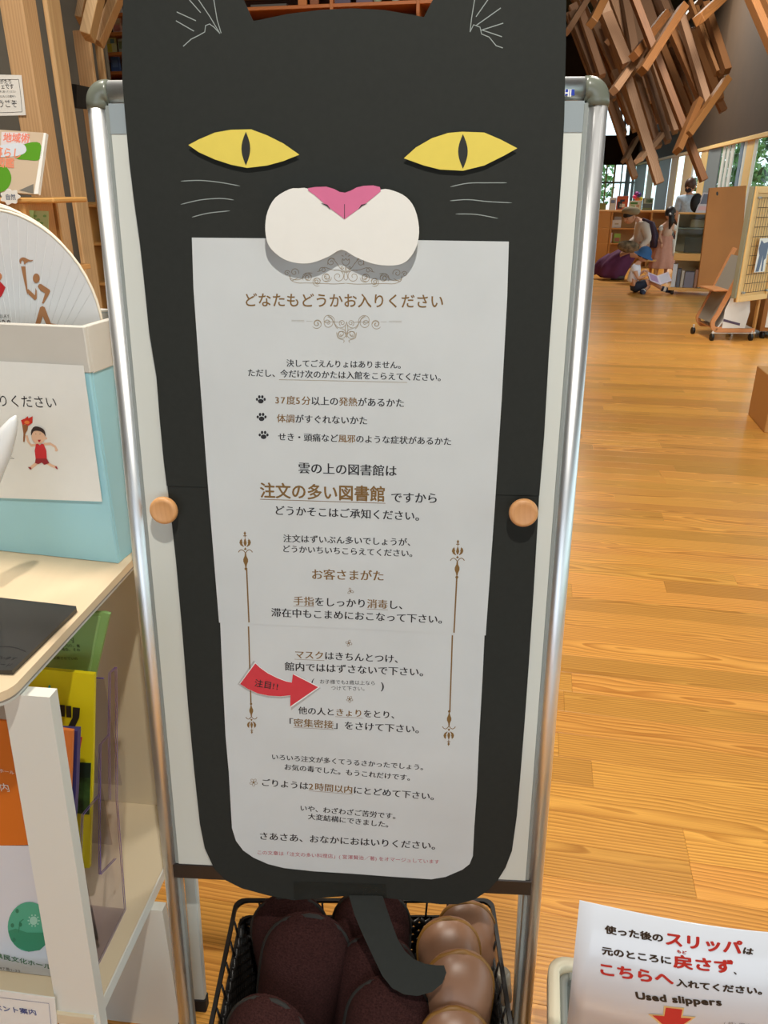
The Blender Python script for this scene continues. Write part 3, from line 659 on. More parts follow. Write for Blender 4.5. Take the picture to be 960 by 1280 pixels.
struct('ground', MB().box(BLD, WX+0.3, 40, -15, 60, -0.4, -0.3).box(BLD, -20, 40, 37, 70, -0.4, -0.3), M['lawn'])
def tree(bx, by, h, r, mt, label, seed):
    rr = random.Random(seed); p = BLD(bx, by, -0.3)
    t = thing('tree', p, label, 'tree', 'trees outside the windows')
    mkobj('trunk', MB().tube([p, p+Vector((0.05, 0, h*0.4)), p+Vector((0, 0.05, h*0.75))], [0.12, 0.09, 0.04], 8), M['bark'], t)
    m_ = MB()
    for k in range(900):
        a = rr.uniform(0, 2*PI); c = rr.uniform(-1, 1); q = rr.random()**0.4*r; s_ = math.sqrt(1-c*c)
        ctr = p+Vector((q*s_*math.cos(a), q*s_*math.sin(a), h*0.55+q*c*0.5*h/r*1.0))
        d1 = Vector((rr.gauss(0, 1), rr.gauss(0, 1), rr.gauss(0, 1))).normalized()*rr.uniform(.09, .17); d2 = d1.orthogonal().normalized()*rr.uniform(.06, .1)
        m_.add([ctr-d1, ctr+d2, ctr+d1, ctr-d2], [(0, 1, 2, 3)])
    tag(mkobj('crown', m_, mt, t), kind='stuff')
tree(6.2, 17.5, 4.2, 1.5, M['leaf'], 'light green leafy tree outside the window behind the wire grid board', 1)
tree(6.6, 21.5, 4.6, 1.6, M['leafd'], 'dark green tree outside the window behind the white mullions', 2)
tree(5.6, 25.5, 3.6, 1.3, M['leaf'], 'green tree outside the window behind the standing woman', 3)
tree(6.5, 31.5, 4.4, 1.6, M['leaf'], 'green tree outside the windows near the far corner', 4)
tree(7.2, 14.0, 4.4, 1.7, M['leafd'], 'dark green tree outside the nearest window at the right', 5)
tree(1.8, 38.5, 3.4, 1.2, M['leaf'], 'light green tree outside the far end window', 6)

# ================================================================= timber lattice under the roof
lat = thing('timber_lattice', (3.2, 11, 2.0), 'crossing cedar timbers of the roof lattice above the reading hall', 'roof lattice')
LAT = []   # in a 3.692x enlargement of the top right corner: x0,y0,x1,y1,width,distance
LAT += [(55, 60, 165, 345, 30, 12.5), (95, 50, 195, 352, 26, 12.2), (150, -40, 330, 345, 34, 10.5), (190, -20, 458, 847, 34, 10.2), (175, -30, 310, 300, 40, 10.3), (240, -40, 372, 320, 40, 11.2), (296, -30, 345, 250, 30, 11.0),
        (322, -60, 664, 834, 26, 9.4), (375, -40, 442, 165, 40, 11.8), (455, -40, 520, 120, 26, 11.6), (470, 215, 595, 530, 26, 11.0), (515, 140, 665, 490, 26, 10.0), (560, 80, 682, 485, 26, 9.8), (598, 10, 725, 340, 13, 9.6),
        (670, 20, 772, 330, 26, 9.7), (628, 40, 735, 315, 13, 9.9), (868, -40, 985, 230, 28, 8.2), (925, -40, 1000, 120, 26, 8.3), (290, 360, 432, 745, 34, 10.6), (335, 290, 455, 680, 26, 11.2), (390, 300, 500, 655, 22, 10.8),
        (425, 275, 535, 610, 22, 10.4), (226, 470, 346, 822, 22, 12.2), (236, 430, 300, 620, 15, 12.8), (250, 330, 352, 600, 28, 11.8), (300, -30, 385, 235, 28, 11.5), (345, 250, 400, 420, 26, 12), (420, 380, 520, 590, 24, 12), (300, 200, 420, 470, 26, 12.4),
        (480, 330, 560, 560, 22, 12.1), (270, 120, 380, 420, 26, 12.9), (380, 160, 470, 400, 24, 13.0), (215, 60, 320, 330, 26, 13.2), (436, -40, 560, 260, 24, 12.6), (510, 60, 620, 380, 22, 12.8)]
LAT += [(215, -30, 146, 108, 30, 9.6), (490, 65, 340, 262, 30, 9.9), (392, 215, 248, 420, 28, 9.9), (570, 30, 378, 330, 30, 9.0), (757, -18, 640, 92, 34, 9.2), (770, 365, 588, 625, 26, 9.2), (640, 465, 542, 698, 24, 9.1),
        (505, 60, 440, 165, 26, 11.3), (130, -10, 32, 148, 22, 12.0), (352, 640, 296, 742, 16, 12.0), (490, 600, 412, 690, 18, 10.5), (640, 10, 556, 118, 22, 11.2), (300, 60, 225, 190, 22, 12.0), (560, 540, 470, 620, 18, 11), (400, 690, 362, 742, 18, 10)]
rb = random.Random(5)
for k in range(46):
    x = rb.uniform(40, 640); y = rb.uniform(-60, 120)+max(0, (x-300))*0.1; Lb = rb.uniform(260, 560)*(1-0.3*abs(x-280)/360)
    y1_ = min(y+Lb, 640); LAT.append((x, y, x+(y1_-y)*rb.uniform(.34, .46), y1_, rb.uniform(20, 34), rb.uniform(12.6, 14.6)))
for (x0, y0, x1, y1, w, dd) in LAT:
    a = at_y(700+x0/3.692, y0/3.692, dd+0.25); b = at_y(700+x1/3.692, y1/3.692, dd-0.25)
    d = (b-a).normalized(); Y_ = Vector((0, 1, 0)); X_ = d.cross(Y_).normalized(); F = Frame((a+b)/2, X_, X_.cross(d) if False else d.cross(X_), d)
    hw = w/3.692/960*(0.5*(a+b).y*CP+1.0)/2; L = (b-a).length/2
    m_ = MB().bbox(Frame((0, 0, 0), (1, 0, 0), (0, 1, 0)), -hw, hw, -0.05, 0.05, -L, L, 0.003)
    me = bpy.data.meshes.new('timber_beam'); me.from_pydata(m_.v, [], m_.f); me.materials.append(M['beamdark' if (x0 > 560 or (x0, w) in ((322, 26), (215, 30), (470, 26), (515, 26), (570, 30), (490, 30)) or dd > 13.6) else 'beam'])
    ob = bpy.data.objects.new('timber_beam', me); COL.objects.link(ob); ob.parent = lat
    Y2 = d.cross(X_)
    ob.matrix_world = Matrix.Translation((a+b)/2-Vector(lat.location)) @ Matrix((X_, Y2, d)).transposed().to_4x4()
# ================================================================= left: posts, wall, shelves
LF = yawframe(at_y(27, 0, 4.0)*Vector((1, 1, 0)) if False else (at_y(27, 0, 4.0).x, 4.0, 0), BYAW)
def vpost(name, F0, px_front0, px_edge, px_side, topz, py=0, label=None, mt='post', botz=0.0, zpy=None):
    """upright timber: front face from px_front0 to px_edge, side face from px_edge to px_side, read at height row py"""
    e = at_y(px_edge, py, F0); fr = yawframe((e.x, e.y, 0), BYAW)
    d = ray(px_front0, py); n = fr.Y; t = (Vector((e.x, e.y, CAM_H))-EYE).dot(n)/d.dot(n); p = EYE+d*t; w = -(p-e).dot(fr.X)
    d = ray(px_side, py); n = fr.X; t = (Vector((e.x, e.y, CAM_H))-EYE).dot(n)/d.dot(n); p = EYE+d*t; dp = (p-e).dot(fr.Y)
    m_ = MB().bbox(fr, -w, 0, 0, max(0.02, dp), botz, topz, 0.004)
    o = mkobj(name, m_, M[mt], origin=(e.x, e.y, botz)); return o, fr, w, dp
P1, f1, w1, d1_ = vpost('timber_post', 3.9, -2, 27, 45, CEIL); tag(P1, 'square cedar post behind the notice sheet at the far left', 'post', 'cedar posts')
P2, f2, w2_, d2_ = vpost('timber_post', 4.0, 52, 58, 75, CEIL); tag(P2, 'narrow cedar post just right of the square post with the notice', 'post', 'cedar posts')
P3, f3, w3, d3_ = vpost('timber_post', 4.75, 93, 113, 116, at_y(100, 37, 4.75).z, py=60); tag(P3, 'short pinkish cedar post under the slanted struts, behind the stand corner', 'post', 'cedar posts')
P4, f4, w4, d4_ = vpost('timber_post', 5.0, 121, 129.5, 131, at_y(125, 52, 5.0).z, py=80); tag(P4, 'thin cedar post beside the tall bookcase, behind the stand corner', 'post', 'cedar posts')
def strut(pts, F0, wpx, label, th=0.05):
    a = at_y(*pts[0], F0+0.1); b = at_y(*pts[1], F0); d = (b-a).normalized(); X_ = d.cross(Vector((0, 1, 0))).normalized(); Y2 = d.cross(X_)
    hw = wpx*F0*0.94/960/2; F = Frame((a+b)/2, X_, Y2, d); L = (b-a).length/2
    o = mkobj('timber_strut', MB().bbox(F, -hw, hw, -th, th, -L, L, 0.003), M['post'], origin=b); tag(o, label, 'strut', 'slanted struts'); return o
strut(((128, -35), (109, 47)), 4.6, 12, 'slanted cedar strut meeting the top of the short pinkish post, middle of three')
strut(((112, -30), (101, 28)), 4.75, 8, 'slanted cedar strut behind the others, leftmost of three above the short post')
strut(((160, -35), (122, 54)), 4.85, 10, 'wide slanted cedar strut beside the tall bookcase, rightmost of three')
# grey wall behind, with its opening to the bookcase bay
WB = wallframe(at_y(60, 200, 5.3)*Vector((1, 1, 0)) if False else (at_y(60, 200, 5.3).x, 5.3, 0), BYAW)
u_e = WB.uv(131, 60)[0]
struct('wall_back', MB().box(WB, -3.0, u_e, 0, CEIL, -0.03, 0), M['wallgrey'])
# tall bookcase beyond
BC = wallframe((-0.9, 6.3, 0), BYAW)
bz = [BC.uv(145, y)[1] for y in (89, 65, 40, 16, -9)]
step = bz[1]-bz[0]
zs = [bz[0]-step*k for k in range(1, 6) if bz[0]-step*k > 0.1][::-1]+bz
ux0, ux1 = BC.uv(100, 50)[0], 1.75
bk = thing('bookcase', BC(0.3, 0, -0.0), 'tall dark-backed wooden bookcase seen above the cat between its ears', 'bookcase')
mkobj('back_panel', MB().box(BC, ux0, ux1, 0, 3.6, -0.34, -0.32), M['darkwood'], bk)
M['shelfred'] = woodgrain('reddish_shelf', (196, 116, 58), (156, 84, 38), 'x', rough=0.5, tone=0.06, amount=0.5, freq=500)
for z in zs: mkobj('shelf', MB().bbox(BC, ux0, ux1, z-0.022, z, -0.32, 0, 0.002), M['shelfred'], bk)
uxs = [ux0, -0.25, 0.55, 1.15, ux1]
for u in uxs: mkobj('upright', MB().bbox(BC, u-0.012, u+0.012, 0, 3.6, -0.318, 0.004, 0.002), M['shelfred'], bk)
covers = {}
def cmat(c, r=0.45):
    if c not in covers: covers[c] = mat('colour_%02x%02x%02x' % c, c, r)
    return covers[c]
def faceout(F, px0, px1, zb, pytop, w, c, label, th=0.02, lean=0.0, deco=None, name='book', group=None, cat='book'):
    u0 = F.uv(px0, pytop, w)[0]; u1 = F.uv(px1, pytop, w)[0]; z1_ = F.uv((px0+px1)/2, pytop, w)[1]
    root = mkobj(name, MB().bbox(F, u0, u1, zb, z1_, w-th, w, 0.0015), cmat(c)); tag(root, label, cat, group)
    if deco:
        for (a0, b0, a1, b1, cc) in deco:
            mkobj('cover_print', MB().box(F, u0+(u1-u0)*a0, u0+(u1-u0)*a1, zb+(z1_-zb)*b0, zb+(z1_-zb)*b1, w, w+0.001), cmat(cc), root)
    return root
G1 = 'books standing face out in the tall bookcase'
faceout(BC, 139, 150, bz[2], 21, -0.06, (214, 170, 150), 'pinkish book face out in the tall bookcase, second shelf from the frame top', deco=[(.1, .6, .9, .9, (236, 220, 200)), (.15, .15, .85, .5, (196, 120, 110))], group=G1)
faceout(BC, 131, 143.5, bz[1], 47, -0.06, (206, 196, 140), 'yellow-green book face out in the tall bookcase, above the blue book', deco=[(.15, .1, .6, .6, (206, 180, 60)), (.5, .65, .9, .9, (110, 150, 160))], group=G1)
faceout(BC, 146.5, 157, bz[1], 48, -0.06, (190, 190, 170), 'pale book face out in the tall bookcase, right of the yellow-green book', deco=[(.1, .3, .6, .8, (120, 130, 90))], group=G1)
faceout(BC, 137, 148, bz[0], 68.5, -0.06, (70, 92, 140), 'blue book face out in the tall bookcase, on the lowest shelf in view', deco=[(.2, .3, .8, .7, (100, 120, 160))], group=G1)
faceout(BC, 145, 151, bz[3], 7, -0.06, (210, 206, 200), 'small white book on the topmost shelf in view of the tall bookcase', group=G1)
# between the ears
faceout(BC, 313, 358, bz[3], 5, -0.05, (92, 86, 80), 'grey box in the tall bookcase, seen between the cat ears', th=0.2, name='storage_box', cat='box')
for px, c, l in ((377, (206, 126, 60), 'orange'), (392, (150, 86, 44), 'brown'), (424, (84, 70, 92), 'purple-grey'), (452, (96, 80, 104), 'mauve')):
    faceout(BC, px-7 if px > 400 else px-5, px+14 if px > 400 else px+6, bz[3], -8, -0.05, c, l+' book face out between the cat ears', group='books between the cat ears')
for px in (470, 493):
    o = mkobj('bright_spot', MB().lathe(Frame(BC(BC.uv(px, 8)[0], bz[3], -0.05), (1, 0, 0), (0, 1, 0)), [(0.02, 0), (0.045, 0.05), (0.05, 0.09), (0.02, 0.14)], 12), mat('pale_spot_%d' % px, (196, 240, 228), 0.1))  # added opaque pale shape standing in for a bright spot
    tag(o, 'added pale green bright spot between the cat ears, %s of two' % ('left' if px < 480 else 'right'), 'bright spot', 'bright spots')
o = mkobj('picture_rail', MB().tube([BC(-0.9, BC.uv(400, 4)[1], 0.25), BC(1.7, BC.uv(400, 2)[1], 0.25)], 0.008, 8), M['rubber']); tag(o, 'thin dark rail running across between the cat ears', 'rail')
for k, u in enumerate((-0.85, 1.65)):
    mkobj('bracket', MB().tube([BC(u, BC.uv(400, 3.5)[1], 0.25), BC(u, BC.uv(400, 3.5)[1], 0.0)], 0.006, 6), M['rubber'], o)
# small low shelf against the grey wall
SB = wallframe((at_y(115, 250, 5.06).x, 5.06, 0), BYAW)
us0 = SB.uv(101.5, 300)[0]; us1 = us0+1.0; tz = SB.uv(110, 253)[1]
sb = thing('low_bookcase', SB(us0+0.4, 0, 0), 'low open pine bookcase against the grey wall, behind the left stand tube', 'bookcase')
sz = [SB.uv(110, y)[1] for y in (255, 303, 353, 397)]; st_ = sz[2]-sz[3]
k = sz[3]-st_
while k > 0.05: sz.append(k); k -= st_
for z in sz: mkobj('shelf', MB().bbox(SB, us0, us1, z-0.018, z, -0.21, 0, 0.002), M['ply'], sb)
for u in (us0, us0+0.06, us0+0.45, us1): mkobj('upright', MB().bbox(SB, u-0.009, u+0.009, 0, tz, -0.208, -0.002, 0.002), M['plyv'], sb)
mkobj('back_panel', MB().box(SB, us0, us1, 0, tz, -0.222, -0.21), M['darkwood'], sb)
# black spotlight box on the wall, by the stand corner
qb = wallframe((at_y(95, 120, 4.4).x, 4.4, 0), BYAW)
o = mkobj('black_box', MB().plate(qb, pxpts(qb, [(97, 107), (112, 109), (112, 137), (89, 135)]), 0, 0.12), M['rubber']); tag(o, 'small slanted black box fixed to the post behind the stand corner', 'box')
mkobj('bracket', MB().tube([qb(*qb.uv(104, 120), 0), Vector((P3.location.x-0.03, P3.location.y+0.02, qb.uv(104, 120)[1]))], 0.012, 8), M['rubber'], o)
# notice taped to the square post
NF = wallframe(f1(0, -0.006, 0), BYAW)
o = mkobj('wall_notice', MB().plate(NF, pxpts(NF, [(-14, 93), (27, 94), (32.5, 144), (-12, 145)]), 0, 0.0015), M['white_card']); tag(o, 'white notice with a rounded border taped to the square cedar post', 'notice')
bd = pxpts(NF, spline([(-8, 100), (20, 99.5), (24, 103), (27.5, 136), (24, 140), (-8, 141)], 3)); mkobj('border_line', MB().ribbon(NF, bd, 0.002, 0.0018), M['ink'], o)
for i, (t, y, x1) in enumerate((('ものがたり', 102, 14), ('カフェです', 108, 17), ('ご自由に手に取ってください', 114.5, 20), ('読んだ本はもとの場所へ', 120.5, 20), ('おもどしください', 127, 21), ('ようこそ', 130, 21))):
    pxletters(NF, [(t, 'k')], (-10, y), (x1, y), 0.002, INK, o, st='r' if i > 1 else 'h')
# display shelf with the leaning book
DF = wallframe((at_y(30, 246, 3.3).x, 3.3, 0), BYAW)
zsh = DF.uv(34, 247)[1]; ue_ = DF.uv(68, 246)[0]
ds = thing('display_shelf', DF(-0.3, 0, -0.1), 'wooden display shelf in front of the cedar posts, top level with a leaning book', 'shelf')
mkobj('top_shelf', MB().bbox(DF, ue_-1.0, ue_, zsh-0.02, zsh, -0.24, 0.01, 0.006), M['ply'], ds)
zlow = zsh-0.27
mkobj('lower_shelf', MB().bbox(DF, ue_-1.0, ue_-0.03, zlow-0.02, zlow, -0.24, 0.0, 0.002), M['ply'], ds)
for px in (22, -140): 
    u = DF.uv(px, 265)[0]; mkobj('upright', MB().bbox(DF, u-0.032, u+0.032, 0, zsh-0.02, -0.2, -0.005, 0.002), M['plyv'], ds)
mkobj('backboard', MB().box(DF, ue_-1.0, DF.uv(31, 265)[0], zlow, zsh-0.02, -0.235, -0.22), M['plyv'], ds)
# leaning picture book
lb0 = DF(DF.uv(30, 243)[0], zsh+0.004, 0.0)
LX = DF.X; LY = (Vector((0, 0, 1))*0.93 - DF.Z*0.36).normalized(); BF = Frame(lb0, LX, LY)
q = [BF.uv(*p) for p in ((-42, 236), (46, 243), (56, 166), (-30, 160))]
bk2 = mkobj('picture_book', MB().plate(BF, q, -0.014, 0.0), mat('book_cover_pale', (198, 178, 154), 0.25)); tag(bk2, 'green and beige picture book leaning on the display shelf at the far left', 'book')
mkobj('page_edge', MB().plate(BF, [(q[1][0]-0.012, q[1][1]+0.0015), (q[1][0]+0.006, q[1][1]+0.0015), (q[2][0]+0.006, q[2][1]-0.001), (q[2][0]-0.004, q[2][1]-0.001)], -0.0145, 0.001), M['white_card'], bk2)
def bp(name, pts, c, w=0.0008): m_ = MB(); blob(m_, BF, pxpts(BF, pts), w); return mkobj(name, m_, cmat(c, 0.25), bk2)
bp('cover_print', [(2, 165), (34, 166), (38, 178), (20, 183), (1, 186)], (216, 206, 208))
bp('cover_print', spline([(20, 197), (30, 181), (50, 179), (50, 199), (34, 200)], 4, True), (90, 150, 44), 0.001)
bp('cover_print', spline([(-20, 190), (5, 181), (28, 180), (33, 189), (22, 195), (-5, 196)], 4, True), (206, 212, 220), 0.0014)
bp('cover_print', spline([(-30, 215), (-8, 206), (6, 207), (14, 219), (12, 232), (2, 240), (-20, 240)], 4, True), (90, 150, 44), 0.001)
bp('cover_print', [(24, 238), (42, 230), (42, 242)], (120, 116, 108), 0.001)
pxletters(BF, [('地域術', 'r')], (4, 172), (37, 173), 0.0013, {'r': cmat((226, 130, 110))}, bk2, st='b')
pxletters(BF, [('暮らし', 'r')], (-8, 190), (26, 192), 0.0018, {'r': cmat((226, 140, 110))}, bk2, st='b')
pxletters(BF, [('図鑑', 'r')], (-5, 203), (18, 204), 0.0013, {'r': cmat((226, 140, 110))}, bk2, st='b')
# cloud tag
CF = wallframe(DF(0, 0, 0.014), BYAW)
cl = [(13+(11.5+1.4*math.cos(7*t))*math.cos(t), 246+(9.2+1.2*math.cos(7*t))*math.sin(t)) for t in [2*PI*k/56 for k in range(56)]]
o = mkobj('shelf_tag', MB().plate(CF, pxpts(CF, cl), 0, 0.003), M['white_card']); tag(o, 'white cloud-shaped shelf tag on the edge of the display shelf', 'tag')
pxletters(CF, [('自然', 'k')], (7.5, 246.3), (19.5, 246.6), 0.0035, {'k': cmat((60, 80, 110))}, o, st='h')
# leaflets and small books on the lower level
G2 = 'leaflets and books on the lower display shelf'
lf = DF; 
for i, (p, c, w, lb) in enumerate((([(31, 290), (40, 292), (42, 263), (30, 262.5)], (176, 208, 140), -0.03, 'light green leaflet on the lower display shelf, left of the patterned one'), ([(36, 292), (60, 292), (60.5, 264), (39, 263)], (176, 184, 128), -0.05, 'patterned green leaflet on the lower display shelf'))):
    pts = pxpts(DF, p, w); pts = [(x, max(y, zlow+0.001) if y > zlow+0.1 else zlow+0.001) for x, y in pts]
    o = mkobj('leaflet', MB().plate(DF, pts, w-0.004, w), cmat(c)); tag(o, lb, 'leaflet', G2)
    for j in range(4 if i else 2):
        x = 44+4*j if i else 34; y = 270+4.5*(j % 3); m_ = MB(); blob(m_, DF, pxpts(DF, circ(x, y, 2.4, 1.6, 8), w), w+0.0006); mkobj('cover_print', m_, cmat((120, 160, 90)), o)
for i, (a, b, c, top) in enumerate(((-6, 0, (120, 60, 50), 266), (0.4, 5.5, (196, 188, 160), 264), (6, 10.5, (110, 140, 180), 266), (11, 15, (140, 150, 90), 267))):
    u0, u1 = DF.uv(a, 275, -0.02)[0], DF.uv(b, 275, -0.02)[0]; zt = DF.uv(a, top, -0.02)[1]
    o = mkobj('book', MB().bbox(DF, u0, u1-0.001, zlow, zt, -0.16, -0.02, 0.001), cmat(c)); tag(o, ('dark red', 'cream', 'blue', 'olive')[i]+' book spine on the lower display shelf under the cloud tag', 'book', G2)

# ================================================================= white leaflet shelf with tray top
T = 0.95
nc = at_z(4, 872, T); fc = at_z(166, 699, T); Ddir = (fc-nc); Ddir.z = 0; Ddir.normalize()
SYAW = math.degrees(math.atan2(Ddir.x, Ddir.y))
SH = yawframe((nc.x, nc.y, 0), SYAW)                    # X right (0 at the right edge), Y depth
M['birch'] = mat('birch_laminate', (222, 198, 164), 0.42, var=0.03, scale=6, stretch=(6, 0.6, 1))
M['shelfwhite'] = mat('white_melamine', (222, 222, 214), 0.4)
M['shelfcream'] = mat('cream_melamine', (216, 200, 170), 0.5)
M['greyedge'] = mat('grey_edge', (150, 142, 132), 0.5)
DEP = 0.46; WID = 0.95
shf = thing('leaflet_shelf', SH(-0.45, 0.25, 0), 'white leaflet shelf with pale birch top standing left of the sign stand', 'shelf')
def rtop(z0, z1, inset, m, name):
    r = 0.03; pts = [(-WID, inset), (-r-inset, inset)]+[(-r-inset+r*math.sin(t), inset+r-r*math.cos(t)) for t in [PI/2*k/6 for k in range(1, 7)]]+[(-inset, DEP), (-WID, DEP)]
    F = Frame(SH.o+Vector((0, 0, 0)), SH.X, SH.Y)
    return mkobj(name, MB().plate(F, pts, z0, z1), m, shf)
rtop(T-0.012, T, 0.0, M['birch'], 'top_board'); rtop(T-0.0155, T-0.0125, 0.001, M['greyedge'], 'edge_band'); rtop(T-0.022, T-0.0158, 0.004, M['shelfwhite'], 'under_board')
ZL = 0.34
mkobj('lower_shelf', MB().bbox(SH, -WID, 0.0, 0.03, DEP, ZL-0.022, ZL, 0.001), M['shelfcream'], shf)
mkobj('shelf_edge', MB().bbox(SH, 0.0002, 0.003, 0.03, DEP, ZL-0.022, ZL+0.0005, 0.0005), M['shelfwhite'], shf)
mkobj('back_panel', MB().box(SH, -WID, -0.002, DEP, DEP+0.018, ZL-0.02, T-0.022), M['shelfcream'], shf)
mkobj('skirt_panel', MB().box(SH, -WID, 0.024, 0.24, 0.258, 0.0, ZL-0.023), M['shelfwhite'], shf)
# near legs: wide slanted boards
LG = wallframe(SH(0, 0.035, 0), SYAW)
q = [LG.uv(*p) for p in ((7, 893), (61, 865), (148, 1420), (98, 1420))]
zt = T-0.0225; 
def lineat(p, q_, z): t = (z-p[1])/(q_[1]-p[1]); return (p[0]+(q_[0]-p[0])*t, z)
lpts = [lineat(q[3], q[0], 0), lineat(q[2], q[1], 0), lineat(q[2], q[1], zt), lineat(q[3], q[0], zt)]
mkobj('leg', MB().plate(LG, lpts, -0.018, 0), M['shelfwhite'], shf)
mkobj('leg', MB().plate(LG, [(-x-WID*1.0+0.05-0.05, y) for x, y in lpts], -0.018, 0), M['shelfwhite'], shf)
# black tablet-like tray
TF = Frame((0, 0, T+0.001), (1, 0, 0), (0, 1, 0))
tp = [TF.uv(*p, 0.006) for p in ((-60, 741), (2, 747), (95, 757.5), (95.5, 760), (15, 838), (-90, 834))]
M['blackgloss'] = mat('black_gloss', (38, 37, 36), 0.18, spec=0.5)
o = mkobj('black_tray', MB().plate(TF, tp, 0, 0.006), M['blackgloss']); tag(o, 'flat glossy black writing board lying on the birch shelf top', 'board')
mkobj('drawn_line', MB().ribbon(TF, pxpts(TF, spline([(-8, 808), (10, 808), (22, 810), (32, 814)], 4), 0.0062), 0.0012, 0.0063), M['rubber'], o)
pxletters(TF, [('しています', 'k')], (-12, 820), (20, 823), 0.0063, {'k': mat('graphite', (20, 20, 20), .5)}, o, st='h')
pxletters(TF, [('カード', 'k')], (-8, 829), (14, 831), 0.0063, {'k': mat('graphite_b', (20, 20, 20), .5)}, o, st='h')
# box with fans
c0_ = at_z(148, 704, T+0.001)
BX = wallframe((c0_.x, c0_.y, T+0.001), 12.5)
BXF = yawframe((c0_.x, c0_.y, T+0.001), 12.5)
hB = BX.uv(107, 411)[1]
M['boxblue'] = mat('light_blue_paper', (156, 204, 214), 0.45, var=0.03, scale=5)
M['boxrim'] = mat('off_white_tape', (206, 200, 190), 0.4, var=0.03, scale=12)
bw, bdp, th = 0.46, 0.155, 0.006
fan_box = thing('fan_box', BXF(-bw/2, bdp/2, 0), 'light blue cardboard box with off-white rim holding round paper fans', 'box')
mkobj('front_wall', MB().bbox(BXF, -bw, 0, 0, th, 0.002, hB, 0.002), M['boxblue'], fan_box)
mkobj('side_wall', MB().bbox(BXF, -th, 0, th, bdp, 0.002, hB, 0.0015), M['boxblue'], fan_box)
mkobj('side_wall', MB().bbox(BXF, -bw, -bw+th, th, bdp, 0.002, hB, 0.0015), M['boxblue'], fan_box)
mkobj('rear_wall', MB().bbox(BXF, -bw, 0, bdp, bdp+th, 0.002, hB, 0.0015), M['boxblue'], fan_box)
mkobj('bottom', MB().box(BXF, -bw, 0, 0, bdp+th, 0.0, 0.004), M['boxblue'], fan_box)
hR = BX.uv(107, 466)[1]
rm = MB()
rm.bbox(BXF, -bw-0.002, 0.002, -0.0015, th+0.002, hR, hB+0.003, 0.0015); rm.bbox(BXF, -th-0.001, 0.0022, th, bdp+th, hR-0.002, hB+0.003, 0.0015); rm.bbox(BXF, -bw, -0.004, bdp, bdp+th+0.001, hR, hB+0.003, 0.0015)
mkobj('rim_tape', rm, M['boxrim'], fan_box)
SHT = 0.0035
st2 = mkobj('sheet_on_box', MB().plate(BX, pxpts(BX, [(-70, 448), (104, 457), (127.5, 627), (-70, 620)], SHT), SHT-0.0008, SHT), M['white_card'], fan_box)
pxletters(BX, [('おとりください', 'k')], (-31, 499.5), (70, 503.5), SHT+0.0004, INK, st2, st='r')
def z4(pts): return pxpts(BX, pts, SHT, 6.0, 0, 480)
def pic(name, pts, c, w): m_ = MB(); blob(m_, BX, z4(pts), SHT+w); mkobj(name, m_, cmat(c), st2)
skin_c, red_c = (232, 190, 160), (206, 40, 50)
m_ = MB()
m_.ribbon(BX, z4([(200, 385), (212, 430), (235, 460), (285, 455)]), 0.0042, SHT+0.0004); m_.ribbon(BX, z4([(330, 450), (380, 448), (415, 470), (425, 492)]), 0.004, SHT+0.0004)
m_.ribbon(BX, z4([(285, 585), (262, 605), (232, 628)]), 0.0046, SHT+0.0004); m_.ribbon(BX, z4([(350, 590), (390, 612), (425, 625)]), 0.0046, SHT+0.0004)
blob(m_, BX, z4(circ(290, 395, 52, 54, 20)), SHT+0.0006); blob(m_, BX, z4(circ(346, 407, 9, 10, 8)), SHT+0.0005); blob(m_, BX, z4(circ(424, 494, 12, 11, 8)), SHT+0.0005); mkobj('printed_figure', m_, cmat(skin_c), st2)
pic('printed_vest', [(272, 450), (285, 446), (300, 458), (315, 446), (330, 450), (350, 500), (354, 560), (270, 560), (262, 500)], red_c, 0.0008)
pic('printed_shorts', [(270, 558), (354, 558), (372, 592), (335, 605), (315, 588), (290, 600), (265, 590)], (150, 30, 44), 0.0009)
pic('printed_hair', spline([(236, 385), (238, 345), (262, 318), (300, 322), (335, 345), (346, 392), (330, 370), (300, 352), (262, 350), (246, 368)], 3, True), (52, 38, 40), 0.001)
pic('printed_mouth', [(286, 418), (310, 416), (302, 432), (292, 433)], (196, 30, 40), 0.001)
for x in (272, 303): pic('printed_eye', [(x-6, 376), (x, 370), (x+6, 376), (x, 374)], (70, 50, 44), 0.001)
pic('printed_shoe', [(212, 620), (236, 624), (240, 640), (226, 638)], (150, 30, 44), 0.001); pic('printed_shoe', [(414, 618), (428, 616), (438, 638), (426, 636)], (150, 30, 44), 0.001)
pic('printed_torch', [(168, 300), (216, 305), (208, 345), (192, 372), (188, 432), (176, 432), (178, 370)], (150, 96, 56), 0.0009)
pic('printed_flame', [(172, 305), (160, 270), (190, 258), (212, 240), (216, 256), (248, 240), (246, 290), (216, 312), (190, 300)], (206, 44, 34), 0.001); pic('printed_flame', circ(206, 286, 20, 14, 10), (230, 130, 60), 0.0012)
m_ = MB().ribbon(BX, z4([(25, 548), (108, 560), (40, 514)]), 0.0012, SHT+0.0004); mkobj('drawn_line', m_, M['ink'], st2)
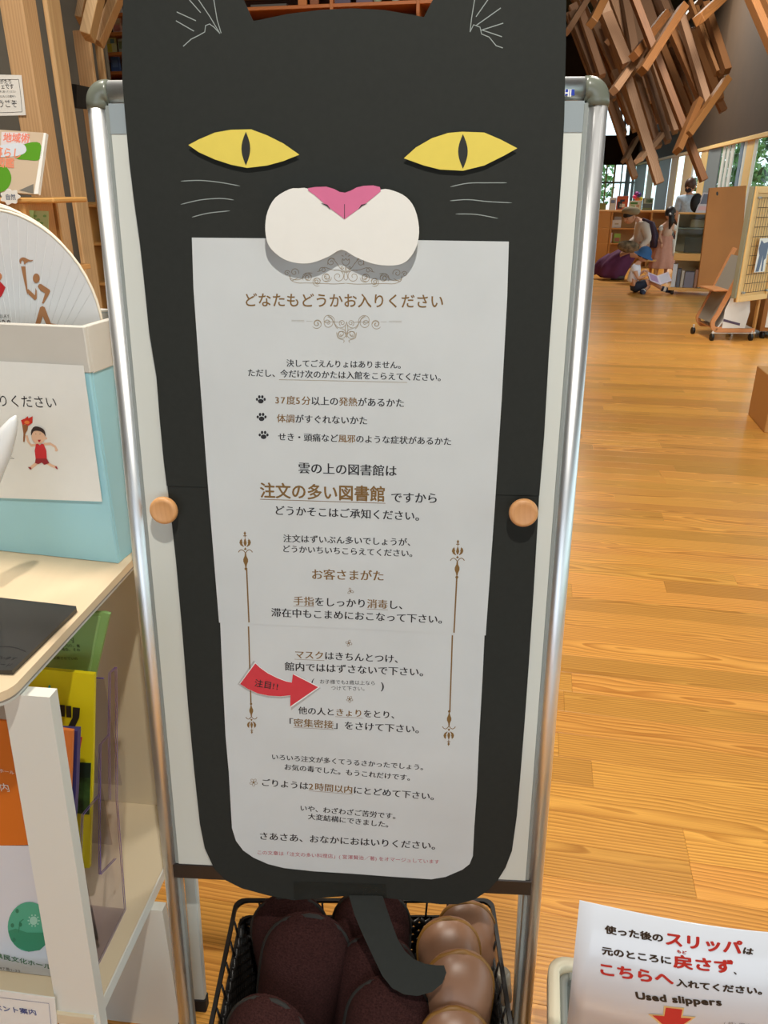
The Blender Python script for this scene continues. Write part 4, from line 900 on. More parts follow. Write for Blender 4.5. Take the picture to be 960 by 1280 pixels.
# fans
FD = 0.075
def fan(dy, px, py, r, label, yaw=12.5, printed=False):
    F = wallframe(BXF(0, dy, 0), yaw); cx, cz = F.uv(px, py); rr = F.uv(px+r, py)[0]-cx
    root = thing('paper_fan', F(cx, 0.03, 0), label, 'fan', 'round paper fans in the blue box')
    n = 56; ring = [(cx+rr*math.cos(2*PI*k/n), cz+rr*math.sin(2*PI*k/n)) for k in range(n)]
    mkobj('fan_face', MB().plate(F, ring, -0.0012, 0.0012), mat('fan_paper', (228, 226, 224), 0.6), root)
    rim = MB().tube([F(x, y, 0) for x, y in ring+[ring[0]]], 0.0022, 8, cap=False); mkobj('rim', rim, mat('fan_rim', (236, 222, 200), 0.5), root)
    hb = MB()
    for k in range(25):
        a = PI*0.5+(k-12)*0.085; hb.tube([F(cx+0.1*rr*math.cos(a), cz-rr*1.0+0.1*rr*math.sin(a), 0.0012), F(cx+rr*1.0*math.sin((k-12)*0.105)*0.98, cz+rr*math.cos((k-12)*0.105)*0.97, 0.0012)], 0.0006, 5, cap=False)
    tag(mkobj('ribs', hb, mat('fan_rib', (222, 220, 218), 0.6), root), kind='stuff')
    mkobj('handle', MB().bbox(F, cx-0.009, cx+0.009, 0.006-0, cz-rr+0.02, -0.0035, 0.0035, 0.001), mat('fan_handle', (226, 206, 170), 0.5), root)
    if printed:
        def z3(pts): return pxpts(F, pts, 0.0022, 6.0, 0, 280)
        br = mat('bronze_print', (176, 122, 80), 0.5)
        def pp(name, pts, w=0.0022, m=br): m_ = MB(); blob(m_, F, z3(pts), w); mkobj(name, m_, m, root)
        pp('printed_flame', spline([(147, 290), (146, 268), (160, 253), (182, 251), (205, 262), (228, 271), (250, 269), (238, 280), (215, 282), (198, 292), (185, 303), (178, 296), (178, 282), (165, 272), (158, 285), (157, 300)], 2, True))
        pp('printed_torch', [(157, 318), (190, 318), (206, 490), (212, 488), (262, 535), (266, 480), (275, 500), (276, 558), (263, 573), (215, 530), (208, 515), (206, 532), (196, 500)])
        pp('printed_head', circ(272, 407, 26, 36, 18))
        pp('printed_arm', [(283, 468), (291, 452), (306, 449), (322, 460), (372, 492), (377, 505), (370, 522), (326, 598), (314, 594), (338, 520), (300, 496)])
        pp('printed_legs', [(300, 625), (318, 615), (336, 626), (382, 745), (455, 758), (468, 764), (468, 780), (360, 780), (320, 692), (292, 780), (256, 780)])
        pp('emblem', [(-14, 470), (0, 430), (41, 475), (12, 540), (-10, 560)], 0.0022, cmat((206, 44, 48))); pp('emblem', [(-8, 420), (-2, 362), (14, 384), (14, 404), (0, 425)], 0.0022, cmat((216, 140, 90)))
        pxletters(F, [('TORCH RELAY', 'k')], (-24, 394), (11.5, 395), 0.0022, {'k': cmat((120, 116, 112))}, root, st='t')
        pxletters(F, [('2020', 'k')], (-9, 404), (13.5, 404.5), 0.0022, {'k': cmat((110, 100, 96))}, root, st='t', hscale=1.25)
fan(FD, 10, 402, 117.5, 'round white paper fan with a brown torch runner print, frontmost in the blue box', printed=True)
fan(FD+0.012, 6, 397, 117, 'plain round paper fan directly behind the printed fan in the blue box')
fan(FD+0.026, -4, 391, 116, 'plain round paper fan at the back of the blue box, its top edge just showing')
# pump bottle whose spout pokes into the frame
pt = at_y(19, 522, 0.93); rootp = Vector((pt.x-0.12, 0.93, T+0.001))
pm = thing('pump_bottle', rootp, 'white pump bottle on the birch shelf, only its pointed spout in the frame', 'bottle')
FP = Frame(rootp, (1, 0, 0), (0, 1, 0)); hh = pt.z-T
mkobj('bottle', MB().lathe(FP, [(0.034, 0), (0.036, 0.004), (0.036, hh-0.1), (0.03, hh-0.075), (0.014, hh-0.06), (0.014, hh-0.045), (0.006, hh-0.044), (0.006, hh-0.02)], 24), M['white'], pm)
sp = [rootp+Vector((-0.03, 0, hh-0.012)), rootp+Vector((0.02, 0, hh-0.010)), rootp+Vector((0.06, -0.002, hh-0.014)), rootp+Vector((0.095, -0.003, hh-0.012)), rootp+Vector((0.115, -0.004, hh-0.004)), rootp+Vector((0.12, -0.004, hh+0.0))]
s2 = []
base = at_y(-14, 600, 0.93); mid = at_y(2, 562, 0.93)
mkobj('spout', MB().tube([rootp+Vector((0, 0, hh-0.03)), base+Vector((0, 0, -0.03)), base, mid, at_y(10, 540, 0.93), at_y(17, 526, 0.93), at_y(19.5, 519.5, 0.93)], [0.006, 0.012, 0.014, 0.013, 0.0105, 0.0055, 0.001], 20), M['white'], pm)

# ---- leaflets and acrylic holders inside the shelf
M['acrylic'] = glassmat('acrylic', (0.93, 0.92, 0.96), 0.08, 0.06, 0.96, 0.22)
M['acryedge'] = mat('acrylic_edge', (104, 84, 150), 0.2)
def plane_d(d): return wallframe(SH(0, d, 0), SYAW)
Fg, Fy, Fo, Fl = plane_d(0.25), plane_d(0.19), plane_d(0.13), plane_d(0.085)
o = mkobj('green_leaflet', MB().plate(Fg, pxpts(Fg, [(40, 766), (130, 766), (137, 768), (118, 850), (113, 1000), (40, 1000)]), -0.006, 0), cmat((130, 168, 100))); tag(o, 'green leaflet standing rearmost under the birch shelf top', 'leaflet', 'leaflets in the clear holders')
mkobj('inner_sheet', MB().plate(Fg, pxpts(Fg, [(60, 770), (126, 770), (113, 840), (60, 840)]), 0.0, 0.0008), cmat((140, 176, 112)), o)
for t, a, b in (('ご案内', (66, 797), (92, 800)), ('では、町内の、者', (62, 806), (100, 807.5)), ('を行う場合、その', (62, 811), (100, 812.5)), ('を支援させていの', (62, 822), (97, 823.5)), ('ださい', (50, 832), (61, 834))):
    pxletters(Fg, [(t, 'k')], a, b, 0.0012, INK, o, st='r')
o = mkobj('yellow_leaflet', MB().plate(Fy, pxpts(Fy, [(30, 836), (56, 837), (118, 843), (116, 955), (112, 1085), (40, 1085)]), -0.006, 0), cmat((222, 206, 20))); tag(o, 'bright yellow leaflet with black lettering in front of the green leaflet', 'leaflet', 'leaflets in the clear holders')
mkobj('photo_print', MB().plate(Fy, pxpts(Fy, [(60, 951), (114, 953.5), (112, 1018), (60, 1012)]), 0, 0.0008), mat('photo_green', (62, 92, 44), 0.4, var=0.6, scale=60), o)
mkobj('photo_print', MB().plate(Fy, pxpts(Fy, [(60, 951), (114, 953.5), (113, 972), (60, 968)]), 0.0008, 0.0012), cmat((28, 44, 32)), o)
mkobj('red_print', MB().plate(Fy, pxpts(Fy, [(97, 921), (103, 921), (100, 938), (97, 939)]), 0, 0.0008), cmat((190, 40, 70)), o)
pxletters(Fy, [('!', 'c')], (59.5, 863), (62.5, 864), 0.001, {'c': cmat((30, 160, 150))}, o, st='b', hscale=1.5)
m_ = MB()
for q in ([(74, 881), (81, 881.5), (81, 896), (74.5, 895.5)], [(82.5, 882), (89, 882.5), (89.2, 897), (83, 896.5)], [(91, 884), (100, 885), (99, 897), (93, 910), (84.5, 909), (90.5, 897)],
          [(63, 883), (70, 884), (70, 897), (66, 905), (58, 905), (63, 896)]): blob(m_, Fy, pxpts(Fy, q, 0.001), 0.001)
mkobj('lettering', m_, cmat((34, 34, 30)), o)
o = mkobj('orange_leaflet', MB().plate(Fo, pxpts(Fo, [(50, 909), (70, 911), (91, 914), (89, 968), (85, 1075), (50, 1075)]), -0.005, 0), cmat((226, 128, 62))); tag(o, 'stack of orange leaflets between the white leg and the yellow leaflet', 'leaflet', 'leaflets in the clear holders')
mkobj('white_band', MB().plate(Fo, pxpts(Fo, [(60, 965), (87.5, 966), (84, 994), (60, 992)]), 0, 0.0008), cmat((206, 212, 232)), o)
o = mkobj('navy_booklet', MB().plate(plane_d(0.14), pxpts(plane_d(0.14), [(60, 912), (97, 914), (95, 985), (90, 1065), (60, 1065)]), -0.01, 0), cmat((56, 54, 118))); tag(o, 'thin navy booklet just behind the orange leaflets', 'booklet', 'leaflets in the clear holders')
o = mkobj('orange_flyer', MB().plate(Fl, pxpts(Fl, [(-60, 893), (20, 903), (42, 1056), (-40, 1058)]), -0.003, 0), cmat((214, 112, 30))); tag(o, 'large orange and white flyer at the far left of the leaflet shelf', 'flyer', 'leaflets in the clear holders')
mkobj('white_half', MB().plate(Fl, [(x, max(y, ZL+0.002)) for x, y in pxpts(Fl, [(-40, 1056), (39, 1058), (72, 1235), (-40, 1225)])], -0.003, 0.0), mat('flyer_white', (216, 220, 228), 0.4), o)
IW = {'w': M['white'], 'n': cmat((40, 110, 70)), 'b': cmat((50, 80, 150)), 'k': cmat((90, 90, 96))}
pxletters(Fl, [('ホール', 'w')], (-1, 963), (17.5, 966), 0.0006, IW, o, st='t'); pxletters(Fl, [('案内', 'w')], (-14, 983), (11, 985), 0.0006, IW, o, st='t')
pxletters(Fl, [('県民文化ホール', 'n')], (-6, 1194), (64, 1209), 0.0006, IW, o, st='h')
pxletters(Fl, [('町47番1-30', 'k')], (-6, 1209), (25, 1214), 0.0006, IW, o, st='r'); pxletters(Fl, [('電話  FAX 088-873-2203', 'k')], (-6, 1219), (49, 1227), 0.0006, IW, o, st='r')
gp = pxpts(Fl, circ(37, 1158, 27, 31, 32)); m_ = MB(); blob(m_, Fl, gp, 0.0008); g_ = mkobj('round_print', m_, cmat((70, 170, 140)), o)
m_ = MB(); blob(m_, Fl, pxpts(Fl, [(11, 1163), (20, 1160), (34, 1165), (62, 1165), (60, 1178), (50, 1187), (36, 1189), (22, 1183), (14, 1174)]), 0.001); mkobj('meadow_print', m_, cmat((40, 140, 106)), g_)
m_ = MB(); blob(m_, Fl, pxpts(Fl, circ(42.5, 1150, 5, 5.4, 14)), 0.0012)
for k in range(10): a = 2*PI*k/10; blob(m_, Fl, pxpts(Fl, circ(42.5+6.6*math.cos(a), 1150+7*math.sin(a), 1.1, 1.1, 6)), 0.0011)
mkobj('sun_print', m_, cmat((160, 214, 196)), g_)
m_ = MB()
for x, y in ((22, 1138), (26, 1155), (18, 1174), (16, 1156)): blob(m_, Fl, pxpts(Fl, circ(x, y, 2.2, 2.8, 8)), 0.0011)
m_.ribbon(Fl, pxpts(Fl, [(24, 1165), (25, 1152), (30, 1148)]), 0.0012, 0.0012); mkobj('leaf_print', m_, cmat((24, 120, 90)), g_)
Fb = plane_d(0.0275)
o = mkobj('label_card', MB().plate(Fb, pxpts(Fb, [(-40, 1233), (68, 1248), (74, 1312), (-40, 1300)]), -0.002, 0), M['white_card']); tag(o, 'white label card with blue lettering at the bottom left corner', 'card')
pxletters(Fb, [('イベント案内', 'b')], (-18, 1258), (45, 1266), 0.0006, IW, o, st='h')
mkobj('border_line', MB().ribbon(Fb, pxpts(Fb, [(-40, 1242), (61, 1254.5), (66, 1300)], 0.0006), 0.0008, 0.0006), IW['b'], o)
# holders: three stepped clear pockets
def holder(d, fr_px, label, ztop_px, u_r):
    F = plane_d(d)
    return F
hd = thing('acrylic_holder', SH(-0.2, 0.2, ZL+0.001), 'clear acrylic leaflet holder with stepped pockets inside the white shelf', 'leaflet holder')
ur = -0.031; zb = ZL+0.002
SFm = Frame(SH(ur, 0, 0), SH.Y, (0, 0, 1))
so_ = [SFm.uv(*p) for p in ((145, 834), (137, 841), (136, 918), (125, 931), (124, 993), (103, 1019), (101, 1062), (103, 1120), (115, 1215), (156, 1135), (146, 1000))]
so_[8] = (so_[8][0], zb); so_[9] = (so_[9][0], zb)
so_ = [(x, max(z, zb)) for x, z in so_]
mkobj('side_plate', MB().plate(SFm, so_, -0.0012, 0.0012), M['acrylic'], hd)
pe = MB()
for w in (0.0014, -0.0014):
    Fw = Frame(SH(ur+w, 0, 0), SH.Y, (0, 0, 1))
    pe.ribbon(Fw, so_+[so_[0]], 0.0022, 0)
    for p, q in (((125, 931), (124, 1093)), ((136, 918), (137, 1000)), ((124, 993), (125, 1093)), ((144, 1073), (125, 1093))): pe.ribbon(Fw, [SFm.uv(*p), SFm.uv(*q)], 0.0018, 0.0002)
mkobj('polished_edge', pe, M['acryedge'], hd)
mkobj('side_plate', MB().plate(Frame(SH(-0.36, 0, 0), SH.Y, (0, 0, 1)), so_, -0.0012, 0.0012), M['acrylic'], hd)
for i0, i1 in ((1, 2), (3, 4), (5, 7)):
    (da, za), (db, zb2) = so_[i0], so_[i1]; d_ = (da+db)/2; F = plane_d(d_)
    mkobj('pocket_front', MB().box(F, -0.358, ur-0.002, max(zb, zb2-0.12), za, -0.001, 0.001), M['acrylic'], hd)
    mkobj('polished_edge', MB().box(F, -0.358, ur-0.002, za, za+0.0015, -0.001, 0.001), M['acryedge'], hd)
mkobj('holder_floor', MB().box(SH, -0.36, ur, so_[8][0], so_[9][0], zb, zb+0.002), M['acrylic'], hd)
# ================================================================= slipper basket under the stand
M['basket'] = mat('black_basket_plastic', (30, 27, 25), 0.35)
M['maroon'] = mat('maroon_fabric', (52, 29, 27), 0.95, var=0.45, scale=420, bump=0.6, spec=0.12)
M['slip_inner'] = mat('slipper_lining', (34, 32, 29), 0.8)
M['tanleather'] = mat('tan_leather', (140, 102, 78), 0.38, var=0.06, scale=30)
M['piping'] = mat('ochre_piping', (132, 92, 38), 0.5)
M['sole'] = mat('grey_sole', (76, 72, 64), 0.7)
ZR = 0.225
KX0, KX1, KY0, KY1 = -0.283, 0.206, 0.70, 1.075
W0 = Frame((0, 0, 0), (1, 0, 0), (0, 1, 0))
bas = thing('slipper_basket', ((KX0+KX1)/2, (KY0+KY1)/2, 0), 'black open-weave plastic basket full of slippers under the sign stand', 'basket')
def kp(x, y, z):      # basket tapers downwards
    cx, cy = (KX0+KX1)/2, (KY0+KY1)/2; s_ = 0.88+0.12*z/ZR
    return Vector((cx+(x-cx)*s_, cy+(y-cy)*s_, z))
cn = [(KX0, KY0), (KX1, KY0), (KX1, KY1), (KX0, KY1)]
def rndrect(o, z, r=0.02):
    out = []
    for (cx, cy, a0) in ((KX1+o-r, KY0-o+r, -90), (KX1+o-r, KY1+o-r, 0), (KX0-o+r, KY1+o-r, 90), (KX0-o+r, KY0-o+r, 180)):
        for k in range(5): a = math.radians(a0+k*22.5); out.append((cx+r*math.cos(a), cy+r*math.sin(a)))
    return out
def bandring(z0, z1, o0, name, thk=0.004):
    a = rndrect(0, 0); m_ = MB(); P = []
    for z, off in ((z0, 0), (z1, 0), (z1, thk), (z0, thk)):
        for (x, y) in rndrect(off+o0, 0): P.append(kp(x, y, z))
    n = len(a); fs = [(i*n+k, i*n+(k+1) % n, ((i+1) % 4)*n+(k+1) % n, ((i+1) % 4)*n+k) for i in range(4) for k in range(n)]
    m_.add(P, fs); return mkobj(name, m_, M['basket'], bas)
bandring(ZR-0.005, ZR, 0.0, 'rim', 0.007); bandring(ZR-0.045, ZR-0.038, 0.0, 'band'); bandring(0.0, 0.03, 0.0, 'band')
for sd, (p, q, n) in enumerate((((KX0, KY1), (KX1, KY1), 12), ((KX0, KY0), (KX0, KY1), 9), ((KX1, KY0), (KX1, KY1), 9), ((KX0, KY0), (KX1, KY0), 12))):
    m_ = MB(); L = math.hypot(q[0]-p[0], q[1]-p[1])
    for k in range(1, n):
        t = k/n; x, y = p[0]+(q[0]-p[0])*t, p[1]+(q[1]-p[1])*t
        m_.tube([kp(x, y, ZR-0.004), kp(x, y, ZR-0.04)], 0.0022, 6)
    mkobj('rim_post', m_, M['basket'], bas)['kind'] = 'stuff'
    m_ = MB(); n2 = int(L/0.022)
    for k in range(-8, n2+1):       # lozenge weave
        for sgn in (1, -1):
            P = []
            for j in range(9):
                t = k+ (j if sgn > 0 else 8-j); z = 0.03+(ZR-0.072)*j/8
                if 0 <= t <= n2: P.append(kp(p[0]+(q[0]-p[0])*t/n2, p[1]+(q[1]-p[1])*t/n2, z))
            if len(P) > 1: m_.tube(P, 0.0052, 5)
    mkobj('weave', m_, M['basket'], bas)['kind'] = 'stuff'
mkobj('bottom', MB().add([kp(x, y, 0.004) for x, y in cn]+[kp(x, y, 0.008) for x, y in cn], [(3, 2, 1, 0), (4, 5, 6, 7), (0, 1, 5, 4), (1, 2, 6, 5), (2, 3, 7, 6), (3, 0, 4, 7)]), M['basket'], bas)
m_ = MB(); hx = -0.235; m_.bbox(W0, hx, hx+0.05, KY1-0.012, KY1-0.004, ZR-0.034, ZR-0.004, 0.003); mkobj('grip_plate', m_, M['basket'], bas)

# ================================================================= slippers
def slipper_parts(tan):
    """local frame: y along the foot, heel at 0, toe at 0.27; z up from the sole"""
    L, NW = 0.27, 18
    def halfw(t):
        a = 0.034+0.014*math.sin(min(1, t*1.25)*PI*0.55)
        if t < 0.12: a *= math.sqrt(max(0.02, 1-((0.12-t)/0.12)**2))
        if t > 0.72: a *= math.sqrt(max(0.004, 1-((t-0.72)/0.28)**2.4))
        return a
    F = Frame((0, 0, 0), (1, 0, 0), (0, 1, 0))
    ts = [0.001+0.998*k/22 for k in range(23)]
    out = [(halfw(t), t*L) for t in ts]
    pts = out+[(-x, y) for x, y in out[::-1]]
    sole = MB().plate(F, pts, 0, 0.011)
    insole = MB().plate(F, [(x*0.93, L/2+(y-L/2)*0.97) for x, y in pts], 0.0112, 0.013)
    # upper: arch from the opening (t=0.36) to the toe
    vamp = MB(); rows = 16; t0 = 0.36; V_ = []
    for i in range(rows+1):
        t = t0+(0.999-t0)*(1-(1-i/rows)**1.35); hw = halfw(t)*1.10+0.002; f = (t-t0)/(1-t0)
        hz = (0.062 if not tan else 0.060)*(1-f**2.8)**0.5*(1-0.22*f)+0.012*(1-f**6)
        tt = t*L+0.006*f
        for k in range(NW+1):
            a = PI*k/NW; ca, sa = math.cos(a), math.sin(a)
            ex = 0.82
            pull = 0.020*(1-f)**2*(sa**2)     # opening curves back over the instep
            V_.append(F(hw*math.copysign(abs(ca)**ex, ca), tt-pull*1.0+0.012*(1-f)**2*0, 0.004+hz*sa**0.9))
    fs = [(i*(NW+1)+k, i*(NW+1)+k+1, (i+1)*(NW+1)+k+1, (i+1)*(NW+1)+k) for i in range(rows) for k in range(NW)]
    vamp.add(V_, [f_[::-1] for f_ in fs], True)
    vamp.add([V_[rows*(NW+1)+k] for k in range(NW+1)], [list(range(NW+1))], True); vamp.v = vamp.v[:len(V_)]+vamp.v[len(V_):]
    b = len(vamp.v); ctr = F(0, L*0.55, 0.03); inner = [v+(ctr-v).normalized()*0.004 for v in V_]; vamp.add(inner, fs, True)
    rim = [V_[k] for k in range(NW+1)]
    for k in range(NW): vamp.f.append([k, k+1, b+k+1, b+k][::-1]); vamp.mi.append(0); vamp.smooth.append(True)
    pip = MB().tube([Vector(v) for v in rim], 0.0034, 8)
    band = MB(); 
    edge = [F(x*(1.11 if tan else 1.10), L/2+(y-L/2)*(1.035 if tan else 1.02), 0.010) for x, y in pts]; band.tube(edge+[edge[0]], 0.0046 if tan else 0.0048, 6, cap=False)
    return sole, insole, vamp, pip, band
SM = {}
def mesh_from(mb, name, m):
    me = bpy.data.meshes.new(name); me.from_pydata(mb.v, [], mb.f)
    for i, p in enumerate(me.polygons): p.use_smooth = mb.smooth[i]
    me.materials.append(m); me.update(); return me
for tan in (False, True):
    s0, s1, s2_, s3, s4 = slipper_parts(tan); um = M['tanleather'] if tan else M['maroon']
    SM[tan] = [('sole', mesh_from(s0, 'sole', M['sole'])), ('insole', mesh_from(s1, 'insole', M['slip_inner'] if not tan else M['tanleather'])), ('upper', mesh_from(s2_, 'upper', um)),
               ('piping', mesh_from(s3, 'piping', M['piping'] if tan else M['slip_inner'])), ('edge_band', mesh_from(s4, 'edge_band', M['slip_inner'] if not tan else M['piping']))]
def slipper(tan, pos, tilt, yaw, roll, label, sc=1.0, flip=False):
    """pos = toe (or heel when flip) point; slipper stands on its heel, leaning back by tilt degrees, upper towards the viewer"""
    a = math.radians(tilt)
    yd = Vector((0, math.sin(a), math.cos(a)))            # toe direction
    zd = Vector((0, -math.cos(a), math.sin(a)))           # top of the upper towards the viewer
    if flip: yd = -yd
    xd = yd.cross(zd)
    R = Matrix((xd, yd, zd)).transposed()
    R = Matrix.Rotation(math.radians(yaw), 3, 'Z') @ R @ Matrix.Rotation(math.radians(roll), 3, 'Z')
    yd2 = R @ Vector((0, 1, 0)); loc = Vector(pos)-yd2*(0.0 if flip else 0.27*sc)
    root = bpy.data.objects.new('slipper', None); COL.objects.link(root); root.empty_display_size = 0.03
    root.matrix_world = Matrix.Translation(loc) @ R.to_4x4() @ Matrix.Diagonal((sc*(1.16 if tan else 1.32), sc, sc*1.1, 1)); ORIG[root.name] = loc
    for nme, me in SM[tan]:
        o = bpy.data.objects.new(nme, me); COL.objects.link(o); o.parent = root
    tag(root, label, 'slipper', 'tan slippers in the basket' if tan else 'maroon slippers in the basket')
    return root
def toe(px, py, y): return at_y(px, py, y)
slipper(False, toe(358, 1118, 1.045), 12, 0, 6, 'maroon fabric slipper at the back of the left stack in the basket', 1.0)
slipper(False, toe(392, 1142, 0.985), 15, 0, -10, 'large maroon fabric slipper in the middle of the left stack, toe up', 1.08)
slipper(False, toe(352, 1250, 0.86), 18, -14, -14, 'maroon fabric slipper at the front of the left stack, grey sole edge showing', 1.0)
slipper(False, toe(464, 1110, 1.05), 12, 0, 0, 'maroon fabric slipper at the back of the middle stack, behind the cat tail', 1.0)
slipper(False, toe(476, 1168, 0.97), 14, 0, -8, 'maroon fabric slipper in the middle of the middle stack, under the cat tail', 1.0)
slipper(False, toe(494, 1221, 0.90), 18, 0, -10, 'maroon fabric slipper at the front of the middle stack, below the cat tail tip', 1.0)
slipper(True, toe(578, 1126, 1.045), 12, 0, 8, 'tan leather slipper at the back of the right stack in the basket', 0.86)
slipper(True, toe(558, 1146, 0.99), 13, 0, 4, 'tan leather slipper second from the back of the right stack', 0.88)
slipper(True, toe(576, 1187, 0.93), 14, 0, -4, 'tan leather slipper third from the back of the right stack, near the cat tail tip', 0.95)
slipper(True, toe(566, 1257, 0.86), 16, 0, 2, 'tan leather slipper at the front of the right stack at the bottom edge', 0.95)
# grey capped tube beside the right foot
tb_ = at_z(630, 1300, 0.03)
gt = thing('grey_tube', (tb_.x-0.005, tb_.y+0.0, 0), 'short grey capped tube standing beside the right leg of the sign stand', 'tube')
top_ = at_y(627, 1213, tb_.y+0.03)
mkobj('tube_body', MB().tube([Vector((top_.x+0.008, tb_.y, 0.001)), Vector((top_.x+0.003, tb_.y+0.016, top_.z-0.055))], 0.0145, 20), mat('grey_tube', (128, 124, 112), 0.35), gt)
mkobj('tube_cap', MB().tube([Vector((top_.x+0.003, tb_.y+0.016, top_.z-0.055)), Vector((top_.x, tb_.y+0.028, top_.z-0.006)), Vector((top_.x, tb_.y+0.03, top_.z))], [0.0175, 0.0165, 0.013], 20), mat('grey_cap', (150, 144, 130), 0.3), gt)

# ================================================================= crate with the used-slippers sign
M['crate'] = mat('cream_plastic', (222, 210, 182), 0.4)
M['crate_in'] = mat('grey_plastic_liner', (128, 130, 124), 0.45)
cc = at_z(688, 1193, 0.25); CR = yawframe((cc.x, cc.y, 0), BYAW)
cr = thing('used_slipper_crate', CR(0.3, -0.05, 0), 'cream plastic crate behind the used slippers sign at the bottom right', 'crate')
def crate_shell(x0, x1, y0, y1, z0, z1, t, m, name, par, r=0.03):
    def rr(o, z):
        out = []
        for (cx, cy, a0) in ((x1-r, y0+r, -90), (x1-r, y1-r, 0), (x0+r, y1-r, 90), (x0+r, y0+r, 180)):
            for k in range(6): a = math.radians(a0+k*18); out.append(CR(cx+(r-o)*math.cos(a), cy+(r-o)*math.sin(a), z))
        return out
    rings = [rr(0.012, z0), rr(0.0, z1-0.03), rr(-0.004, z1-0.028), rr(-0.004, z1-0.004), rr(-0.001, z1), rr(t-0.002, z1), rr(t, z1-0.004), rr(t+0.01, z0+0.006)]
    n = len(rings[0]); m_ = MB(); P = [p for q in rings for p in q]
    fs = [(i*n+k, i*n+(k+1) % n, (i+1)*n+(k+1) % n, (i+1)*n+k) for i in range(len(rings)-1) for k in range(n)]
    m_.add(P, fs, True); b = len(m_.v)
    for q in (list(range(n))[::-1], [(len(rings)-1)*n+k for k in range(n)]): m_.f.append(q); m_.mi.append(0); m_.smooth.append(False)
    return mkobj(name, m_, m, par)
crate_shell(0, 0.62, -0.212, 0.0, 0.0, 0.25, 0.016, M['crate'], 'crate_body', cr)
crate_shell(0.018, 0.602, -0.194, -0.018, 0.008, 0.235, 0.012, M['crate_in'], 'liner', cr, 0.02)
for k, x in enumerate((0.032, 0.06)): mkobj('liner_clip', MB().bbox(CR, x, x+0.014, -0.034, -0.02, 0.222, 0.242, 0.002), M['crate_in'], cr)
# the sign, a slightly curled laminated sheet standing in the crate
s0_ = at_y(717, 1200, cc.y-0.262)
SG = wallframe((s0_.x, s0_.y, 0), BYAW)
tl_, bl_, tr_ = SG.uv(724.5, 1126), SG.uv(709, 1279), SG.uv(960, 1163)
def curl(u, v): return 0.012*math.sin((u-tl_[0])/0.42*PI)*0.6
SW, SHH = 0.42, 0.297
ang = math.atan2(tr_[1]-tl_[1], tr_[0]-tl_[0])
class Bent:
    """the sign's own curved surface"""
    def __init__(s, w=0.0): s.Z = SG.Z
    def __call__(s, x, y, z=0.0): return SG(x, y, z+0.02*math.sin(max(-0.1, min(1.1, (x-tl_[0])/SW))*PI)+0.0)
    def uv(s, px, py, w=0.0):
        u, v = SG.uv(px, py, w)
        for _ in range(3): u, v = SG.uv(px, py, w+0.02*math.sin(max(-0.1, min(1.1, (u-tl_[0])/SW))*PI))
        return u, v
BN = Bent(); tl_ = SG.uv(724.5, 1126); tl2, tr2, bl2 = BN.uv(724.5, 1126), BN.uv(960, 1163), BN.uv(709, 1279)
m_ = MB(); NX = 20; topslope = (tr2[1]-tl2[1])/(tr2[0]-tl2[0]); lx = (bl2[0]-tl2[0])/(bl2[1]-tl2[1])
def corner(i, j):
    u = tl2[0]+SW*i/NX; top = tl2[1]+topslope*(u-tl2[0])+0.004*math.sin(PI*i/NX)*-1; v = top-SHH*j
    return (u-lx*SHH*j*1.0, v)
for off in (0.0, -0.0012):
    for j in (0, 1):
        for i in range(NX+1): u, v = corner(i, j); m_.v.append(BN(u, v, off))
for i in range(NX):
    m_.f.append([NX+1+i, NX+2+i, i+1, i]); b = 2*(NX+1); m_.f.append([b+i, b+i+1, b+NX+2+i, b+NX+1+i])
    m_.f.append([i, i+1, b+i+1, b+i]); m_.f.append([NX+1+i, b+NX+1+i, b+NX+2+i, NX+2+i])
m_.f.append([0, b, b+NX+1, NX+1]); m_.f.append([NX, 2*NX+1, b+2*NX+1, b+NX])
m_.mi = [0]*len(m_.f); m_.smooth = [True]*len(m_.f)
M['lam_sheet'] = mat('laminated_sheet', (214, 218, 226), 0.3, coat=0.5, var=0.015, scale=4)
sg = mkobj('used_slippers_sign', m_, M['lam_sheet']); tag(sg, 'laminated white sign with red and black lettering about used slippers, leaning on the crate', 'sign')
IR = {'k': cmat((36, 34, 34)), 'r': cmat((206, 40, 44)), 'y': cmat((236, 196, 130)), 'f': cmat((150, 150, 156))}
for segs, a, b, st, hs in (([('使った後の', 'k')], (755.7, 1161.5), (829, 1173), 'x', 1.05), ([('スリッパ', 'r')], (832, 1173), (928, 1185), 'x', 1.12), ([('は', 'k')], (929, 1188), (942, 1190), 'x', 1.0),
        ([('元のところに', 'k')], (752, 1188), (839, 1201), 'x', 1.05), ([('戻さず', 'r')], (841, 1201.5), (917, 1209), 'x', 1.05), ([('、', 'k')], (917.5, 1214), (922, 1215), 'x', 1.0), ([('もど', 'r')], (846, 1189), (858.5, 1191), 'x', 1.0),
        ([('こちらへ', 'r')], (750, 1211), (842, 1224.5), 'x', 1.05), ([('入れてください。', 'k')], (845, 1228), (953, 1239), 'x', 1.05), ([('Used slippers', 'k')], (794.5, 1244), (902, 1252.5), 'x', 1.0)):
    pxletters(BN, segs, a, b, 0.0006, IR, sg, st=st, hscale=hs)
def sp3(pts): return pxpts(BN, pts, 0.0006, 3.0, 640, 1080)
m_ = MB(); blob(m_, BN, sp3([(570, 532), (646, 540), (640, 570), (690, 573), (602, 640), (510, 563), (566, 566)]), 0.0006); yl = mkobj('arrow_print', m_, IR['y'], sg)
m_ = MB(); blob(m_, BN, sp3([(577, 538), (639, 545), (633, 576), (674, 579), (600, 630), (526, 567), (571, 570)]), 0.0009); mkobj('arrow_print', m_, IR['r'], sg)
pxletters(BN, [('(株)案内所', 'f')], (905, 1279), (948, 1283), 0.0006, IR, sg, st='r')
